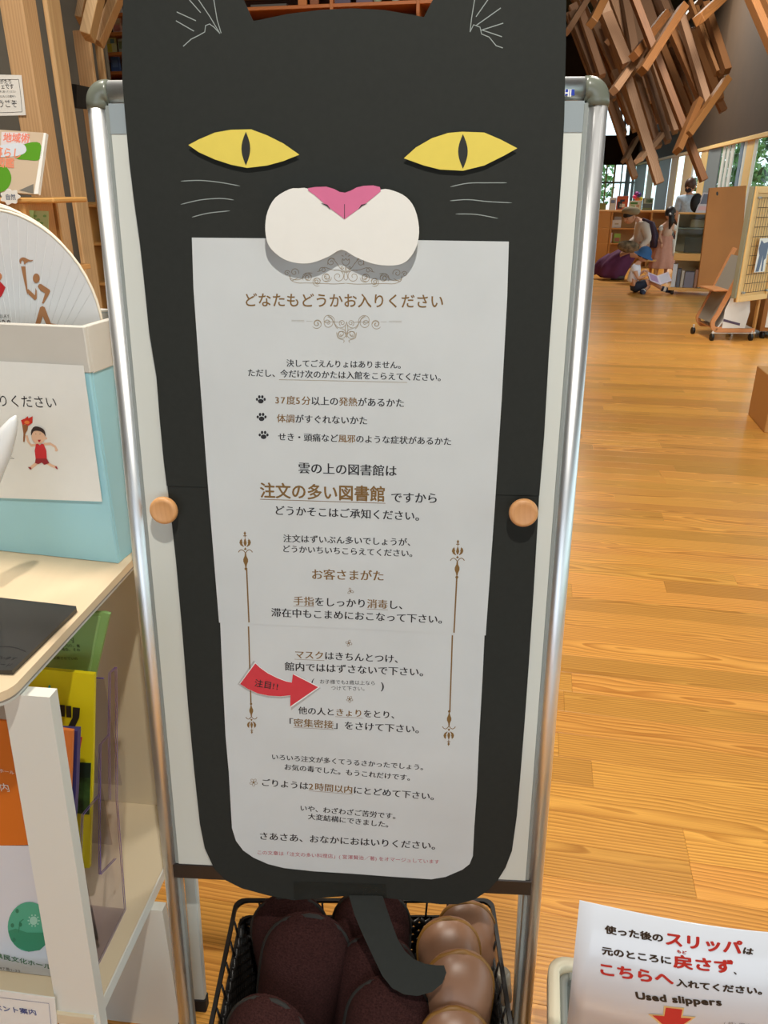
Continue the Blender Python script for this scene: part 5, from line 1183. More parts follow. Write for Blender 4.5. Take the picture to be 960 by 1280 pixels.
# ================================================================= furniture in the hall
def part(name, F, b, m, par, ch=0.003): return mkobj(name, MB().bbox(F, *b, ch), M[m] if isinstance(m, str) else m, par)
M['honey'] = woodgrain('honey_wood', (204, 148, 84), (176, 120, 60), 'z', rough=0.5, tone=0.05, amount=0.5, freq=400)
M['honeyx'] = woodgrain('honey_shelf', (216, 164, 98), (186, 132, 70), 'x', rough=0.5, tone=0.05, amount=0.5, freq=400)
M['brownboard'] = mat('brown_board', (150, 98, 44), 0.6, var=0.06, scale=3)
M['caster'] = mat('black_caster', (22, 22, 24), 0.5)
M['white_panel'] = mat('white_panel_board', (220, 220, 216), 0.5)
def caster(par, p, r=0.03):
    m_ = MB().tube([p+Vector((-0.014, 0, r)), p+Vector((0.014, 0, r))], r, 14); c = mkobj('caster', m_, M['caster'], par)
    mkobj('caster_fork', MB().bbox(W0, p.x-0.006, p.x+0.006, p.y-0.012, p.y+0.012, r*1.9, r*1.9+0.035, 0.002), M['white_panel'], c)
# --- low bookshelf behind the reading family
LBF = 16.2; l0 = at_y(744, 336, LBF); SL = wallframe((l0.x, LBF, 0), BYAW)
lw = SL.uv(834, 300)[0]; ztop = SL.uv(790, 263)[1]; zm = [SL.uv(790, y)[1] for y in (285, 304, 333)]
lb = thing('low_bookshelf', SL(lw/2, 0, -0.15), 'low honey-coloured bookshelf behind the reading children, picture books on top', 'bookshelf')
part('top', SL, (-0.3, lw, ztop-0.035, ztop, -0.4, 0.01), 'honeyx', lb)
for z in zm: part('shelf', SL, (-0.3, lw, z-0.025, z, -0.38, 0.0), 'honeyx', lb)
for u in (-0.3, SL.uv(762, 300)[0], SL.uv(811, 300)[0], lw): part('upright', SL, (u-0.018, u+0.018, 0, ztop-0.035, -0.38, 0.005), 'honey', lb)
part('side_panel', SL, (-0.28, SL.uv(760.5, 300)[0], 0, ztop-0.036, -0.02, -0.005), 'honey', lb)
part('back_panel', SL, (-0.3, lw, 0, ztop-0.036, -0.4, -0.385), 'honeyx', lb)
G3 = 'picture books on the low bookshelf'
def fbook(F, x0, x1, zb, ytop, w, c, lb_, deco=None, grp=G3, th=0.02): return faceout(F, x0, x1, zb, ytop, w, c, lb_, th, 0, deco, group=grp)
fbook(SL, 762.5, 771, ztop+0.001, 247, -0.10, (222, 224, 226), 'white picture book on the low bookshelf, leftmost of those on top', [(.2, .55, .8, .8, (120, 140, 180))])
fbook(SL, 771.5, 786, ztop+0.001, 245, -0.14, (200, 92, 46), 'orange picture book with a dark and white figure on top of the low bookshelf', [(.1, .1, .5, .6, (40, 40, 50)), (.3, .2, .75, .45, (230, 226, 220)), (.3, .6, .7, .75, (44, 44, 60))])
fbook(SL, 787, 802, ztop+0.001, 251, -0.14, (214, 214, 196), 'white picture book with green leaves on top of the low bookshelf', [(.1, .62, .7, .85, (70, 130, 50)), (.15, .3, .5, .5, (90, 150, 60)), (.6, .3, .85, .6, (190, 160, 130))])
fbook(SL, 804, 817, ztop+0.001, 247.5, -0.10, (86, 96, 96), 'dark picture book with a green hill on top of the low bookshelf, rightmost', [(.1, .55, .95, .95, (180, 190, 170)), (.3, .6, .9, .9, (60, 110, 50)), (.05, .05, .95, .2, (110, 120, 70))])
fbook(SL, 746, 758, ztop+0.001, 254, -0.2, (120, 124, 60), 'olive picture book at the left end of the low bookshelf top')
fbook(SL, 761, 777, zm[0]+0.001, 275, -0.05, (226, 226, 224), 'white picture book face out on the middle level of the low bookshelf', [(.5, .4, .8, .6, (190, 176, 150))])
fbook(SL, 768, 777, zm[0]+0.001, 271, -0.16, (196, 186, 176), 'pale grey book behind the white one on the middle level of the low bookshelf')
fbook(SL, 762, 765.5, zm[1]+0.001, 291, -0.05, (230, 220, 216), 'narrow white book on the lower level of the low bookshelf')
fbook(SL, 768, 776, zm[1]+0.001, 292, -0.10, (150, 200, 90), 'lime green book on the lower level of the low bookshelf', [(.1, .1, .9, .55, (190, 120, 100))])
fbook(SL, 817, 822, zm[1]+0.001, 292, -0.08, (220, 160, 150), 'pink book at the right of the lower level of the low bookshelf')
fp = SL(SL.uv(798, 250)[0], ztop+0.001, -0.25)
fv = thing('flower_vase', fp, 'small vase of bright paper flowers on the low bookshelf', 'vase')
FVF = Frame(fp, (1, 0, 0), (0, 1, 0)); mkobj('vase', MB().lathe(FVF, [(0.03, 0), (0.05, 0.04), (0.045, 0.09), (0.025, 0.13), (0.03, 0.14)], 12), M['white_panel'], fv)
for k, (dx, dz, c) in enumerate(((-0.05, 0.24, (230, 60, 110)), (0.03, 0.28, (70, 50, 130)), (0.07, 0.2, (240, 210, 60)), (0.0, 0.2, (240, 120, 60)), (-0.02, 0.3, (150, 60, 140)))):
    m_ = MB().ball(Frame(fp+Vector((dx, 0, dz)), (1, 0, 0), (0, 1, 0)), 0.045, 0.045, 0.04, 10, 6); fl_ = mkobj('flower', m_, cmat(c), fv)
    mkobj('stem', MB().tube([fp+Vector((0, 0, 0.12)), fp+Vector((dx, 0, dz))], 0.005, 6), cmat((80, 130, 60)), fl_)
# --- wheeled case with glass front
g0 = at_z(834, 368, 0.0); GCX = yawframe((g0.x, g0.y, 0), 21); GC = wallframe((g0.x, g0.y, 0), 21)
zt_ = GC.uv(860, 266)[1]; zc = GC.uv(860, 317)[1]; zc2 = GC.uv(860, 325)[1]; zb_ = GC.uv(850, 358)[1]; xl = GC.uv(843.5, 300)[0]; xr = 0.78
gc = thing('glass_case_cart', GCX(0.4, 0.2, 0), 'wheeled display cart with a glass-fronted case above open book storage', 'display cart')
part('base_board', GC, (0.0, xr, zb_-0.06, zb_-0.02, -0.42, 0.0), 'honeyx', gc); part('middle_board', GC, (0.02, xr, zc2-0.01, zc, -0.42, 0.0), 'honeyx', gc)
part('top_board', GC, (xl, xr, zt_-0.02, zt_, -0.42, 0.0), 'honeyx', gc); part('back_panel', GC, (0.04, xr, zb_-0.02, zc2-0.01, -0.42, -0.40), mat('beige_back', (196, 176, 130), .6), gc)
part('end_panel', GC, (xr-0.02, xr, zb_-0.02, zt_-0.02, -0.41, -0.01), 'honey', gc); part('divider', GC, (0.56, 0.59, zb_-0.02, zc2-0.01, -0.40, -0.02), 'caster', gc)
part('case_back', GC, (xl, xr, zc, zt_-0.02, -0.42, -0.405), mat('case_back', (150, 138, 120), .6), gc); part('case_frame', GC, (xl, xl+0.02, zc, zt_-0.02, -0.02, 0.0), 'whiteframe', gc)
part('case_shelf', GC, (xl+0.02, xr-0.02, (zc*0.4+zt_*0.6), (zc*0.4+zt_*0.6)+0.012, -0.4, -0.03), 'groove', gc)
mkobj('glass_pane', MB().box(GC, xl+0.02, xr-0.02, zc+0.002, zt_-0.022, -0.012, -0.006), M['wglass'], gc)
mkobj('glass_pane', MB().box(GC, xl+0.004, xl+0.01, zc+0.002, zt_-0.022, -0.4, -0.02), M['wglass'], gc)
for x, y in ((0.06, -0.03), (xr-0.06, -0.03), (0.06, -0.38), (xr-0.06, -0.38)): caster(gc, GC(x, 0, y)+Vector((0, 0, 0.0)), 0.03)
for k, (x, w_, h_, c, l_) in enumerate(((0.03, 0.06, 0.33, (196, 200, 206), 'tall pale grey'), (0.10, 0.05, 0.26, (90, 94, 104), 'slate grey'), (0.16, 0.04, 0.24, (176, 170, 160), 'beige'), (0.21, 0.13, 0.22, (120, 118, 132), 'broad grey face-out'), (0.35, 0.04, 0.26, (150, 110, 90), 'brown'), (0.40, 0.05, 0.3, (110, 120, 110), 'grey-green'), (0.47, 0.04, 0.34, (214, 222, 216), 'white'))):
    o = part('large_book', GC, (x, x+w_, zb_-0.018, zb_-0.018+h_, -0.25, -0.03-0.005*k), cmat(c), None, 0.002); tag(o, l_+' large book in the open storage of the glass case cart', 'book', 'large books in the cart')
for k, (x, w_, h_, c, l_) in enumerate(((0.14, 0.3, 0.22, (70, 64, 58), 'dark framed picture lying'), (0.5, 0.16, 0.3, (170, 200, 214), 'pale blue picture leaning'))):
    o = part('framed_picture', GC, (x, x+w_, zc+0.002, zc+h_, -0.2-0.02*k, -0.18-0.02*k), cmat(c), None, 0.002); tag(o, l_+' inside the glass case', 'picture')
o = part('wooden_block', GC, (0.18, 0.5, (zc*0.4+zt_*0.6)+0.013, (zc*0.4+zt_*0.6)+0.13, -0.3, -0.2), cmat((150, 128, 100)), None, 0.01); tag(o, 'pale wooden block on the upper level inside the glass case', 'block')
bgp = GC(GC.uv(869, 262)[0], zt_+0.001, -0.14)
o = mkobj('black_bag', MB().ball(Frame(bgp+Vector((0, 0, 0.13)), (1, 0, 0), (0, 1, 0)), 0.085, 0.07, 0.13, 16, 10), cmat((24, 24, 28), .7)); tag(o, 'rounded black bag on top of the glass case cart', 'bag')
ldf = wallframe(GC(GC.uv(875, 262)[0], 0, -0.1), -8); LDX = Vector((0.93, 0, 0.0)); LDF = Frame(GC(GC.uv(869, 266)[0], zt_+0.002, -0.06), (0.96, -0.2, 0), (0.28, 0.1, 0.95))
o = mkobj('display_book', MB().plate(LDF, [(0, 0), (0.17, 0), (0.17, 0.28), (0, 0.28)], -0.015, 0), cmat((196, 190, 196))); tag(o, 'open grey and white display book leaning on the glass case cart', 'book')
for b in ((0.02, 0.12, 0.15, 0.26, (100, 106, 124)), (0.02, 0.03, 0.15, 0.09, (214, 170, 170))): mkobj('cover_print', MB().plate(LDF, [(b[0], b[1]), (b[2], b[1]), (b[2], b[3]), (b[0], b[3])], 0, 0.001), cmat(b[4]), o)
# --- brown partition board
BR = wallframe((at_y(880, 300, 9.9).x, 9.9, 0), -4); bzb = BR.uv(872, 359)[1]
bq = pxpts(BR, [(872, 360), (925, 352), (933, 232), (887, 235)])
bq = [(BR.uv(872, 359)[0], bzb), (BR.uv(924, 357)[0], bzb), bq[2], bq[3]]
br_ = thing('partition_board', BR(0, 0.0, 0), 'large plain brown board on feet beside the wire grid board', 'board')
mkobj('board_panel', MB().plate(BR, bq, -0.025, 0), M['brownboard'], br_)
m_ = MB(); hq = pxpts(BR, circ(896.5, 242, 1.4, 2.6, 10)); blob(m_, BR, hq, 0.001); mkobj('grip_hole', m_, M['caster'], br_)
for u in (bq[1][0]-0.22, bq[1][0]-0.04): mkobj('foot', MB().bbox(BR, u-0.02, u+0.02, 0, bzb+0.1, -0.06, -0.026, 0.004), M['brownboard'], br_)
# --- wire grid board on its cabinet
PG = wallframe((at_y(920, 378, 7.95).x, 7.95, 0), -33)
pa, pb_, pc, pd = [PG.uv(*p) for p in ((920, 378), (957, 373.5), (975, 231), (941, 233))]
pegL, pegR, pegB, pegT = 0.0, max(pb_[0], 0.42), pa[1], pd[1]
pegR = PG.uv(957.5, 373.5)[0]
peg = thing('grid_board', PG(pegR/2, 0, 0), 'pale wooden display board with a black wire grid at the right edge', 'board')
part('board_panel', PG, (0, pegR, pegB, pegT, -0.03, -0.004), mat('pale_ply', (226, 182, 116), 0.5, var=0.04, scale=4), peg)
for b in ((0, 0.045, pegB, pegT, -0.032, 0.008), (pegR-0.03, pegR, pegB, pegT, -0.032, 0.008), (0.045, pegR-0.03, pegB, pegB+0.05, -0.032, 0.008), (0.045, pegR-0.03, pegT-0.06, pegT, -0.032, 0.008)): part('frame_rail', PG, b, mat('pale_rail', (232, 190, 124), 0.45), peg)
m_ = MB(); gx0, gx1, gz0, gz1 = 0.06, pegR-0.035, pegB+0.09, pegT-0.10
nx = max(4, int((gx1-gx0)/0.04)); nz = int((gz1-gz0)/0.083)
for k in range(nx+1): x = gx0+(gx1-gx0)*k/nx; m_.tube([PG(x, gz0, 0.02), PG(x, gz1, 0.02)], 0.0016, 5)
for k in range(nz+1): z = gz0+(gz1-gz0)*k/nz; m_.tube([PG(gx0, z, 0.022), PG(gx1, z, 0.022)], 0.0026, 5)
mkobj('wire_grid', m_, M['caster'], peg)['kind'] = 'stuff'
for x in (gx0+0.01, gx1-0.01):
    for z in (gz0, gz1): mkobj('grid_clip', MB().bbox(PG, x-0.012, x+0.012, z-0.01, z+0.01, 0.0, 0.03, 0.002), M['groove'], peg)
part('edge_board', PG, (-0.03, -0.002, pegB+0.04, pegT, -0.05, -0.004), mat('grey_green_edge', (140, 136, 112), 0.6), peg)
part('foot', PG, (pegR-0.06, pegR-0.03, 0.0, pegB+0.1, -0.064, -0.034), 'honey', peg)
cu0 = PG.uv(944.5, 330, 0.03)[0]; cz0, cz1 = PG.uv(950, 340, 0.03)[1], PG.uv(950, 298, 0.03)[1]; cu1 = PG.uv(957, 330, 0.03)[0]
o = mkobj('hanging_card', MB().box(PG, cu0, cu1, cz0, cz1, 0.028, 0.031), M['white_card']); tag(o, 'white card with a slate blue pattern hanging on the wire grid', 'card')
m_ = MB(); w_, h_ = cu1-cu0, cz1-cz0
blob(m_, PG, [(cu0+w_*a, cz0+h_*b) for a, b in ((.15, .95), (.45, .85), (.95, .9), (.9, .4), (.75, .35), (.8, .02), (.62, .02), (.55, .5), (.42, .02), (.1, .02), (.2, .5), (.02, .7))], 0.032); mkobj('card_print', m_, cmat((92, 104, 130)), o)
# cabinet under it
cab0 = at_z(951, 424, 0.0); CB = yawframe((cab0.x-0.02, cab0.y+0.02, 0), 4)
cab = thing('low_cabinet', CB(0.4, 0.4, 0), 'low brown wheeled cabinet with a white front at the right edge', 'cabinet')
part('body', CB, (0.0, 0.6, 0.0, 0.75, 0.08, 0.42), 'brownboard', cab); part('front_panel', CB, (0.045, 0.56, -0.008, 0.0, 0.12, 0.385), 'white_panel', cab)
for x, y in ((0.05, 0.04), (0.55, 0.04), (0.04, 0.7), (0.56, 0.7)): caster(cab, CB(x, y, 0), 0.036)
# --- sloping magazine rack on wheels
RK = yawframe((3.44, 8.16, 0), 0.0)
rk = thing('magazine_rack', RK(0.2, 0.2, 0), 'sloping white magazine rack with bent wooden side rails on wheels', 'rack')
M['rail'] = mat('bent_wood_rail', (200, 140, 92), 0.45, var=0.06, scale=14)
for y in (0.0, 0.40):
    path = [(0.44, 0.105), (0.08, 0.105), (0.03, 0.115), (0.0, 0.15), (-0.005, 0.20), (0.03, 0.27)]
    path = spline(path, 4)+[(0.10, 0.45), (0.20, 0.72), (0.27, 0.90)]
    P = [RK(x, y, z) for x, z in path]; m_ = MB()
    n = len(P); ring = []
    for i, (x, z) in enumerate(path):
        a, b = path[max(0, i-1)], path[min(n-1, i+1)]; dx, dz = b[0]-a[0], b[1]-a[1]; l = math.hypot(dx, dz); ox, oz = -dz/l*0.022, dx/l*0.022
        ring.append([RK(x+ox*s1, y+yy2, z+oz*s1) for s1, yy2 in ((-1, -0.011), (1, -0.011), (1, 0.011), (-1, 0.011))])
    V_ = [p for q in ring for p in q]; fs = [(i*4+k, i*4+(k+1) % 4, (i+1)*4+(k+1) % 4, (i+1)*4+k) for i in range(n-1) for k in range(4)]+[(0, 1, 2, 3), tuple((n-1)*4+k for k in (3, 2, 1, 0))]
    m_.add(V_, fs); mkobj('side_rail', m_, M['rail'], rk)
RS = Frame(RK(0.03, 0.2, 0.27), (0, 1, 0), Vector((0.31, 0, 0.83)).normalized())
mkobj('sloping_board', MB().box(RS, -0.185, 0.185, -0.10, 0.60, -0.006, 0.006), mat('grey_rack_board', (150, 146, 136), 0.5), rk)
mkobj('rear_board', MB().box(Frame(RK(0.06, 0.0, 0.13), (0, 1, 0), Vector((0.33, 0, 0.5)).normalized()), 0.012, 0.388, 0, 0.55, -0.005, 0.005), M['white_panel'], rk)
side = [(0.10, 0.13), (0.34, 0.13), (0.36, 0.30), (0.30, 0.66), (0.20, 0.60), (0.10, 0.32)]
mkobj('side_sheet', MB().plate(Frame(RK(0, 0.0, 0), (1, 0, 0), (0, 0, 1)), side, -0.004, 0.004), M['white_panel'], rk)
mkobj('dark_band', MB().plate(Frame(RK(0, -0.0045, 0), (1, 0, 0), (0, 0, 1)), [(0.10, 0.20), (0.28, 0.155), (0.28, 0.18), (0.10, 0.225)], 0.0, 0.001), cmat((80, 70, 96)), rk)
part('ledge', RK, (-0.05, 0.12, 0.0, 0.4, 0.50, 0.515), 'rail', rk); part('ledge', RK, (-0.0, 0.16, 0.0, 0.4, 0.125, 0.14), 'rail', rk); part('bottom_rail', RK, (0.0, 0.46, -0.011, 0.011, 0.075, 0.09), 'white_panel', rk)
for x, y in ((0.01, 0.0), (0.42, 0.0), (-0.04, 0.40), (0.36, 0.40)): caster(rk, RK(x, y, 0), 0.036)
o = mkobj('magazine', MB().box(Frame(RK(0.105, 0.2, 0.52), (0, 1, 0), Vector((0.31, 0, 0.83)).normalized()), -0.12, 0.12, 0.0, 0.28, 0.018, 0.024), cmat((206, 150, 150))); tag(o, 'pink magazine on the upper ledge of the sloping rack', 'magazine')
mkobj('cover_print', MB().box(Frame(RK(0.105, 0.2, 0.52), (0, 1, 0), Vector((0.31, 0, 0.83)).normalized()), -0.08, 0.08, 0.08, 0.22, 0.024, 0.025), cmat((190, 80, 96)), o)
e0 = at_y(962, 540, 5.6)
o = mkobj('wooden_bench_end', MB().bbox(yawframe((at_z(955, 541, 0).x, at_z(955, 541, 0).y, 0), BYAW), 0, 0.4, 0, 0.45, 0.0, 0.35, 0.004), M['honey']); tag(o, 'corner of a brown wooden bench at the right edge of the floor', 'bench')

# ================================================================= people
def skin(name, verts, edges, radii, m, par, sub=1, extra=None):
    me = bpy.data.meshes.new('t'); me.from_pydata([Vector(v) for v in verts], edges, []); ob = bpy.data.objects.new('t', me); COL.objects.link(ob)
    md = ob.modifiers.new('s', 'SKIN'); 
    for i, r in enumerate(radii):
        sv = me.skin_vertices[0].data[i]; sv.radius = (r, r) if not isinstance(r, tuple) else r; sv.use_root = (i == 0)
    s2 = ob.modifiers.new('u', 'SUBSURF'); s2.levels = sub; s2.render_levels = sub
    dg = bpy.context.evaluated_depsgraph_get(); ev = bpy.data.meshes.new_from_object(ob.evaluated_get(dg))
    mb = MB(); mb.v = [v.co.copy() for v in ev.vertices]; mb.f = [list(p.vertices) for p in ev.polygons]; mb.mi = [0]*len(mb.f); mb.smooth = [True]*len(mb.f)
    bpy.data.objects.remove(ob); bpy.data.meshes.remove(ev)
    if extra: extra(mb)
    return mkobj(name, mb, m, par)
M['skin'] = mat('skin', (206, 156, 126), 0.55); M['hair'] = mat('black_hair', (32, 26, 26), 0.5); M['hairbrown'] = mat('brown_hair', (74, 46, 34), 0.5)
def headgeo(mb, c, r, face):     # ellipsoid with nose and ears; face = unit direction
    f = Vector(face).normalized(); s_ = f.cross(Vector((0, 0, 1))).normalized(); u = s_.cross(f); F = Frame(c, s_, f, u)
    mb.ball(F, r*0.78, r*0.92, r, 16, 10); mb.ball(Frame(F(0, r*0.93, -0.05*r), s_, f, u), r*.12, r*.18, r*.2, 8, 5)
    for sx in (1, -1): mb.ball(Frame(F(sx*r*0.8, 0, -0.05*r), s_, f, u), r*.1, r*.18, r*.25, 8, 5)
    return F
def eyes(F, r, par):
    for sx in (1, -1):
        mkobj('eye', MB().ball(Frame(F(sx*r*0.3, r*0.80, 0.05*r), F.X, F.Y, F.Z), r*.11, r*.06, r*.06, 8, 5), M['hair'], par)
    mkobj('mouth', MB().ball(Frame(F(0, r*0.84, -0.45*r), F.X, F.Y, F.Z), r*.2, r*.05, r*.04, 8, 5), cmat((170, 84, 80)), par)
def hand(mb, w, d, s=1.0):        # palm with four fingers and thumb
    d = Vector(d).normalized(); a = d.orthogonal().normalized(); b = d.cross(a)
    mb.ball(Frame(Vector(w)+d*0.035*s, a, b, d), 0.032*s, 0.014*s, 0.042*s, 10, 6)
    for k, l in enumerate((0.055, 0.065, 0.06, 0.045)):
        st = Vector(w)+d*0.06*s+a*(k-1.5)*0.015*s; mb.tube([st, st+d*l*0.5*s+b*0.006*s, st+d*l*s*0.85+b*0.02*s], [0.0075*s, 0.007*s, 0.005*s], 6)
    st = Vector(w)+d*0.025*s+a*0.03*s; mb.tube([st, st+(d+a*0.8)*0.03*s, st+(d*1.3+a*0.8)*0.045*s+b*0.01*s], [0.009*s, 0.008*s, 0.006*s], 6)
def capgeo(F, r, m, name, par, lo=-0.1, brim=None, k=1.08):   # hair or hat shell over the head
    mb = MB(); n = 16; rows = []
    for i in range(7):
        a = lo+(PI/2-lo)*i/6; rows.append([F(r*0.80*k*math.cos(a)*math.cos(t), r*0.94*k*math.cos(a)*math.sin(t), r*k*math.sin(a)+r*0.03) for t in [2*PI*j/n for j in range(n)]])
    vs = [p for q in rows for p in q]; mb.add(vs, [(i*n+j, i*n+(j+1) % n, (i+1)*n+(j+1) % n, (i+1)*n+j) for i in range(6) for j in range(n)], True)
    if brim:
        b = len(mb.v); mb.add([F(r*0.80*k*brim*math.cos(t), r*0.94*k*brim*math.sin(t), r*k*math.sin(lo)-r*0.32) for t in [2*PI*j/n for j in range(n)]], [], True)
        for j in range(n): mb.f.append([b+j, b+(j+1) % n, (j+1) % n, j]); mb.mi.append(0); mb.smooth.append(True)
    return mkobj(name, mb, m, par)

# boy on the floor
fb = at_z(792, 367, 0); O = Vector((fb.x, fb.y+0.12, 0)); v = lambda x, y, z: O+Vector((x, y, z))
boy = thing('person', O, 'person in white t-shirt and blue hat sitting on the floor with an open picture book', 'person')
pel, ch, nk = v(0, 0, 0.11), v(0.02, 0, 0.33), v(0.05, -0.01, 0.435)
hc = v(0.11, -0.03, 0.545)
J = [pel, v(0.005, 0, 0.22), ch, nk, v(0.075, -0.02, 0.48), v(-0.03, -0.09, 0.375), v(0.02, -0.17, 0.22), v(0.13, -0.19, 0.265), v(0.06, 0.09, 0.38), v(0.10, 0.10, 0.24), v(0.17, 0.02, 0.33),
     v(0.05, -0.07, 0.09), v(0.24, -0.12, 0.19), v(0.42, -0.10, 0.075), v(0.50, -0.12, 0.05), v(0.05, 0.07, 0.09), v(0.28, 0.06, 0.10), v(0.14, -0.16, 0.045), v(0.10, -0.20, 0.035)]
Eg = [(0, 1), (1, 2), (2, 3), (3, 4), (2, 5), (5, 6), (6, 7), (2, 8), (8, 9), (9, 10), (0, 11), (11, 12), (12, 13), (13, 14), (0, 15), (15, 16), (16, 17), (17, 18)]
Rd = [.085, .08, .085, .035, .035, .035, .028, .02, .035, .028, .02, .065, .05, .03, .028, .065, .05, .03, .028]
face = (0.75, -0.45, -0.35)
def ex(mb): global HF; HF = headgeo(mb, hc, 0.095, face); hand(mb, J[7], (0.5, 0.4, 0.6), .7); hand(mb, J[10], (0.3, -0.6, -0.2), .7)
skin('body', J, Eg, Rd, M['skin'], boy, 1, ex); eyes(HF, 0.095, boy)
capgeo(HF, 0.095, M['hair'], 'hair', boy, -0.35, None, 1.07); HT = Frame(HF(0, 0, 0.02), HF.X, HF.Y, HF.Z)
capgeo(HT, 0.098, mat('blue_hat', (44, 90, 140), 0.8), 'hat', boy, 0.0, 1.45, 1.16)
skin('t_shirt', [v(0, 0, 0.13)]+J[1:3]+[v(0.045, -0.005, 0.405), J[5], v(-0.005, -0.13, 0.30), J[8], v(0.08, 0.1, 0.31)], [(0, 1), (1, 2), (2, 3), (2, 4), (4, 5), (2, 6), (6, 7)], [.105, .10, .10, .05, .055, .05, .055, .05], mat('white_tshirt', (226, 228, 240), 0.8), boy)
skin('shorts', [J[0], v(0.06, -0.08, 0.095), v(0.19, -0.115, 0.165), v(0.06, 0.08, 0.09), v(0.2, 0.08, 0.10)], [(0, 1), (1, 2), (0, 3), (3, 4)], [.10, .08, .068, .08, .068], mat('navy_shorts', (34, 42, 62), 0.8), boy)
for a, b, c in ((J[13], J[14], v(0.56, -0.13, 0.035)), (J[17], J[18], v(0.11, -0.26, 0.03))):
    so = mkobj('sock', MB().tube([a, b, c], [0.038, 0.038, 0.026], 12), mat('navy_sock', (40, 52, 80), 0.8), boy); mkobj('sock_band', MB().tube([a+(b-a)*0.35, a+(b-a)*0.8], 0.0405, 12), M['white_panel'], so)
bo = v(0.34, -0.16, 0.20)
ob = thing('picture_book', bo, 'open picture book held by the sitting person in the blue hat', 'book')
for sx, tl3 in ((1, 0.35), (-1, 0.35)):
    F = Frame(bo, (math.cos(tl3), 0, math.sin(tl3)*1.0) if sx > 0 else (math.cos(tl3), 0, -math.sin(tl3)), (0.0, 0.8, 0.45))
    pg = mkobj('page', MB().box(F, *(sorted((0, sx*0.17))), -0.11, 0.11, -0.006, 0.002), cmat((206, 196, 214)), ob); mkobj('page_print', MB().box(F, *(sorted((sx*0.02, sx*0.15))), -0.08, 0.08, 0.002, 0.003), cmat((160, 130, 170) if sx < 0 else (190, 190, 206)), pg)

# standing girl, back turned
fg = at_z(826, 349, 0); O = Vector((fg.x, fg.y, 0)); gs = 1.0
girl = thing('person', O, 'person with a black ponytail in a dusty pink dress standing with back turned', 'person')
J = [v(0, 0, .58), v(0, 0, .72), v(0, 0, .88), v(0.005, 0, .96), v(0.01, 0, 1.0), v(-.10, 0, .86), v(-.13, -.02, .70), v(-.10, -.10, .60), v(.11, 0, .86), v(.17, -.02, .71), v(.25, .05, .73),
     v(-.055, 0, .54), v(-.07, 0.02, .30), v(-.09, 0.03, .06), v(-.09, -.06, .03), v(.055, 0, .54), v(.065, -.01, .30), v(.07, 0.02, .06), v(.07, -.07, .03)]
Rd = [.085, .075, .08, .035, .03, .035, .026, .018, .035, .026, .018, .06, .042, .028, .028, .06, .042, .028, .028]
def ex(mb): global HF; HF = headgeo(mb, v(0.015, 0.01, 1.075), 0.10, (0.7, 0.65, -0.1)); hand(mb, J[7], (0.1, -0.2, -1), .7); hand(mb, J[10], (1, 0.2, 0.2), .7)
skin('body', J, Eg[:], Rd, M['skin'], girl, 1, ex); eyes(HF, 0.10, girl)
capgeo(HF, 0.10, M['hair'], 'hair', girl, -0.5, None, 1.10)
mkobj('ponytail', MB().tube([v(-0.03, -0.09, 1.07), v(-0.01, -0.14, 1.02), v(0.0, -0.13, 0.92), v(-0.01, -0.11, 0.83)], [0.03, 0.045, 0.04, 0.012], 12), M['hair'], girl)
mkobj('hair_tie', MB().ball(Frame(v(-0.02, -0.13, 1.04), (1, 0, 0), (0, 1, 0)), .018, .018, .014, 8, 5), cmat((200, 190, 200)), girl)
DR = Frame(O, (1, 0, 0), (0, 1, 0)); dressm = mat('dusty_pink_dress', (196, 146, 128), 0.85, var=0.06, scale=20)
def skirt(Fo, prof, m, name, par, folds=9, amp=0.06, n=48, sy=0.75):
    mb = MB(); rows = []
    for r, z, cx, cy in prof:
        rows.append([Fo+Vector((cx+r*(1+amp*min(1, r*4)*math.sin(folds*t))*math.cos(t), cy+sy*r*(1+amp*min(1, r*4)*math.sin(folds*t))*math.sin(t), z)) for t in [2*PI*j/n for j in range(n)]])
    vs = [p for q in rows for p in q]; mb.add(vs, [(i*n+j, i*n+(j+1) % n, (i+1)*n+(j+1) % n, (i+1)*n+j) for i in range(len(rows)-1) for j in range(n)], True)
    return mkobj(name, mb, m, par)
skirt(O, [(.225, .19, -.01, 0), (.22, .26, -.01, 0), (.175, .48, -.01, 0), (.125, .66, 0, 0), (.095, .72, 0, 0)], dressm, 'dress_skirt', girl)
skin('dress_top', [v(0, 0, .66), v(0, 0, .78), v(0, 0, .90)], [(0, 1), (1, 2)], [.10, .098, .075], mat('pale_pink_bodice', (206, 176, 156), 0.8), girl)
skin('sleeve', [v(0.07, 0, .88), v(.12, 0, .85), v(.145, -.01, .78)], [(0, 1), (1, 2)], [.045, .055, .045], M['white_panel'], girl); skin('sleeve', [v(-0.07, 0, .88), v(-.11, 0, .85), v(-.13, -.01, .78)], [(0, 1), (1, 2)], [.045, .05, .045], M['white_panel'], girl)
mkobj('white_apron_bow', MB().tube([v(.10, -.06, .66), v(.14, -.08, .50), v(.15, -.08, .40)], [0.02, 0.045, 0.05], 10), M['white_panel'], girl)

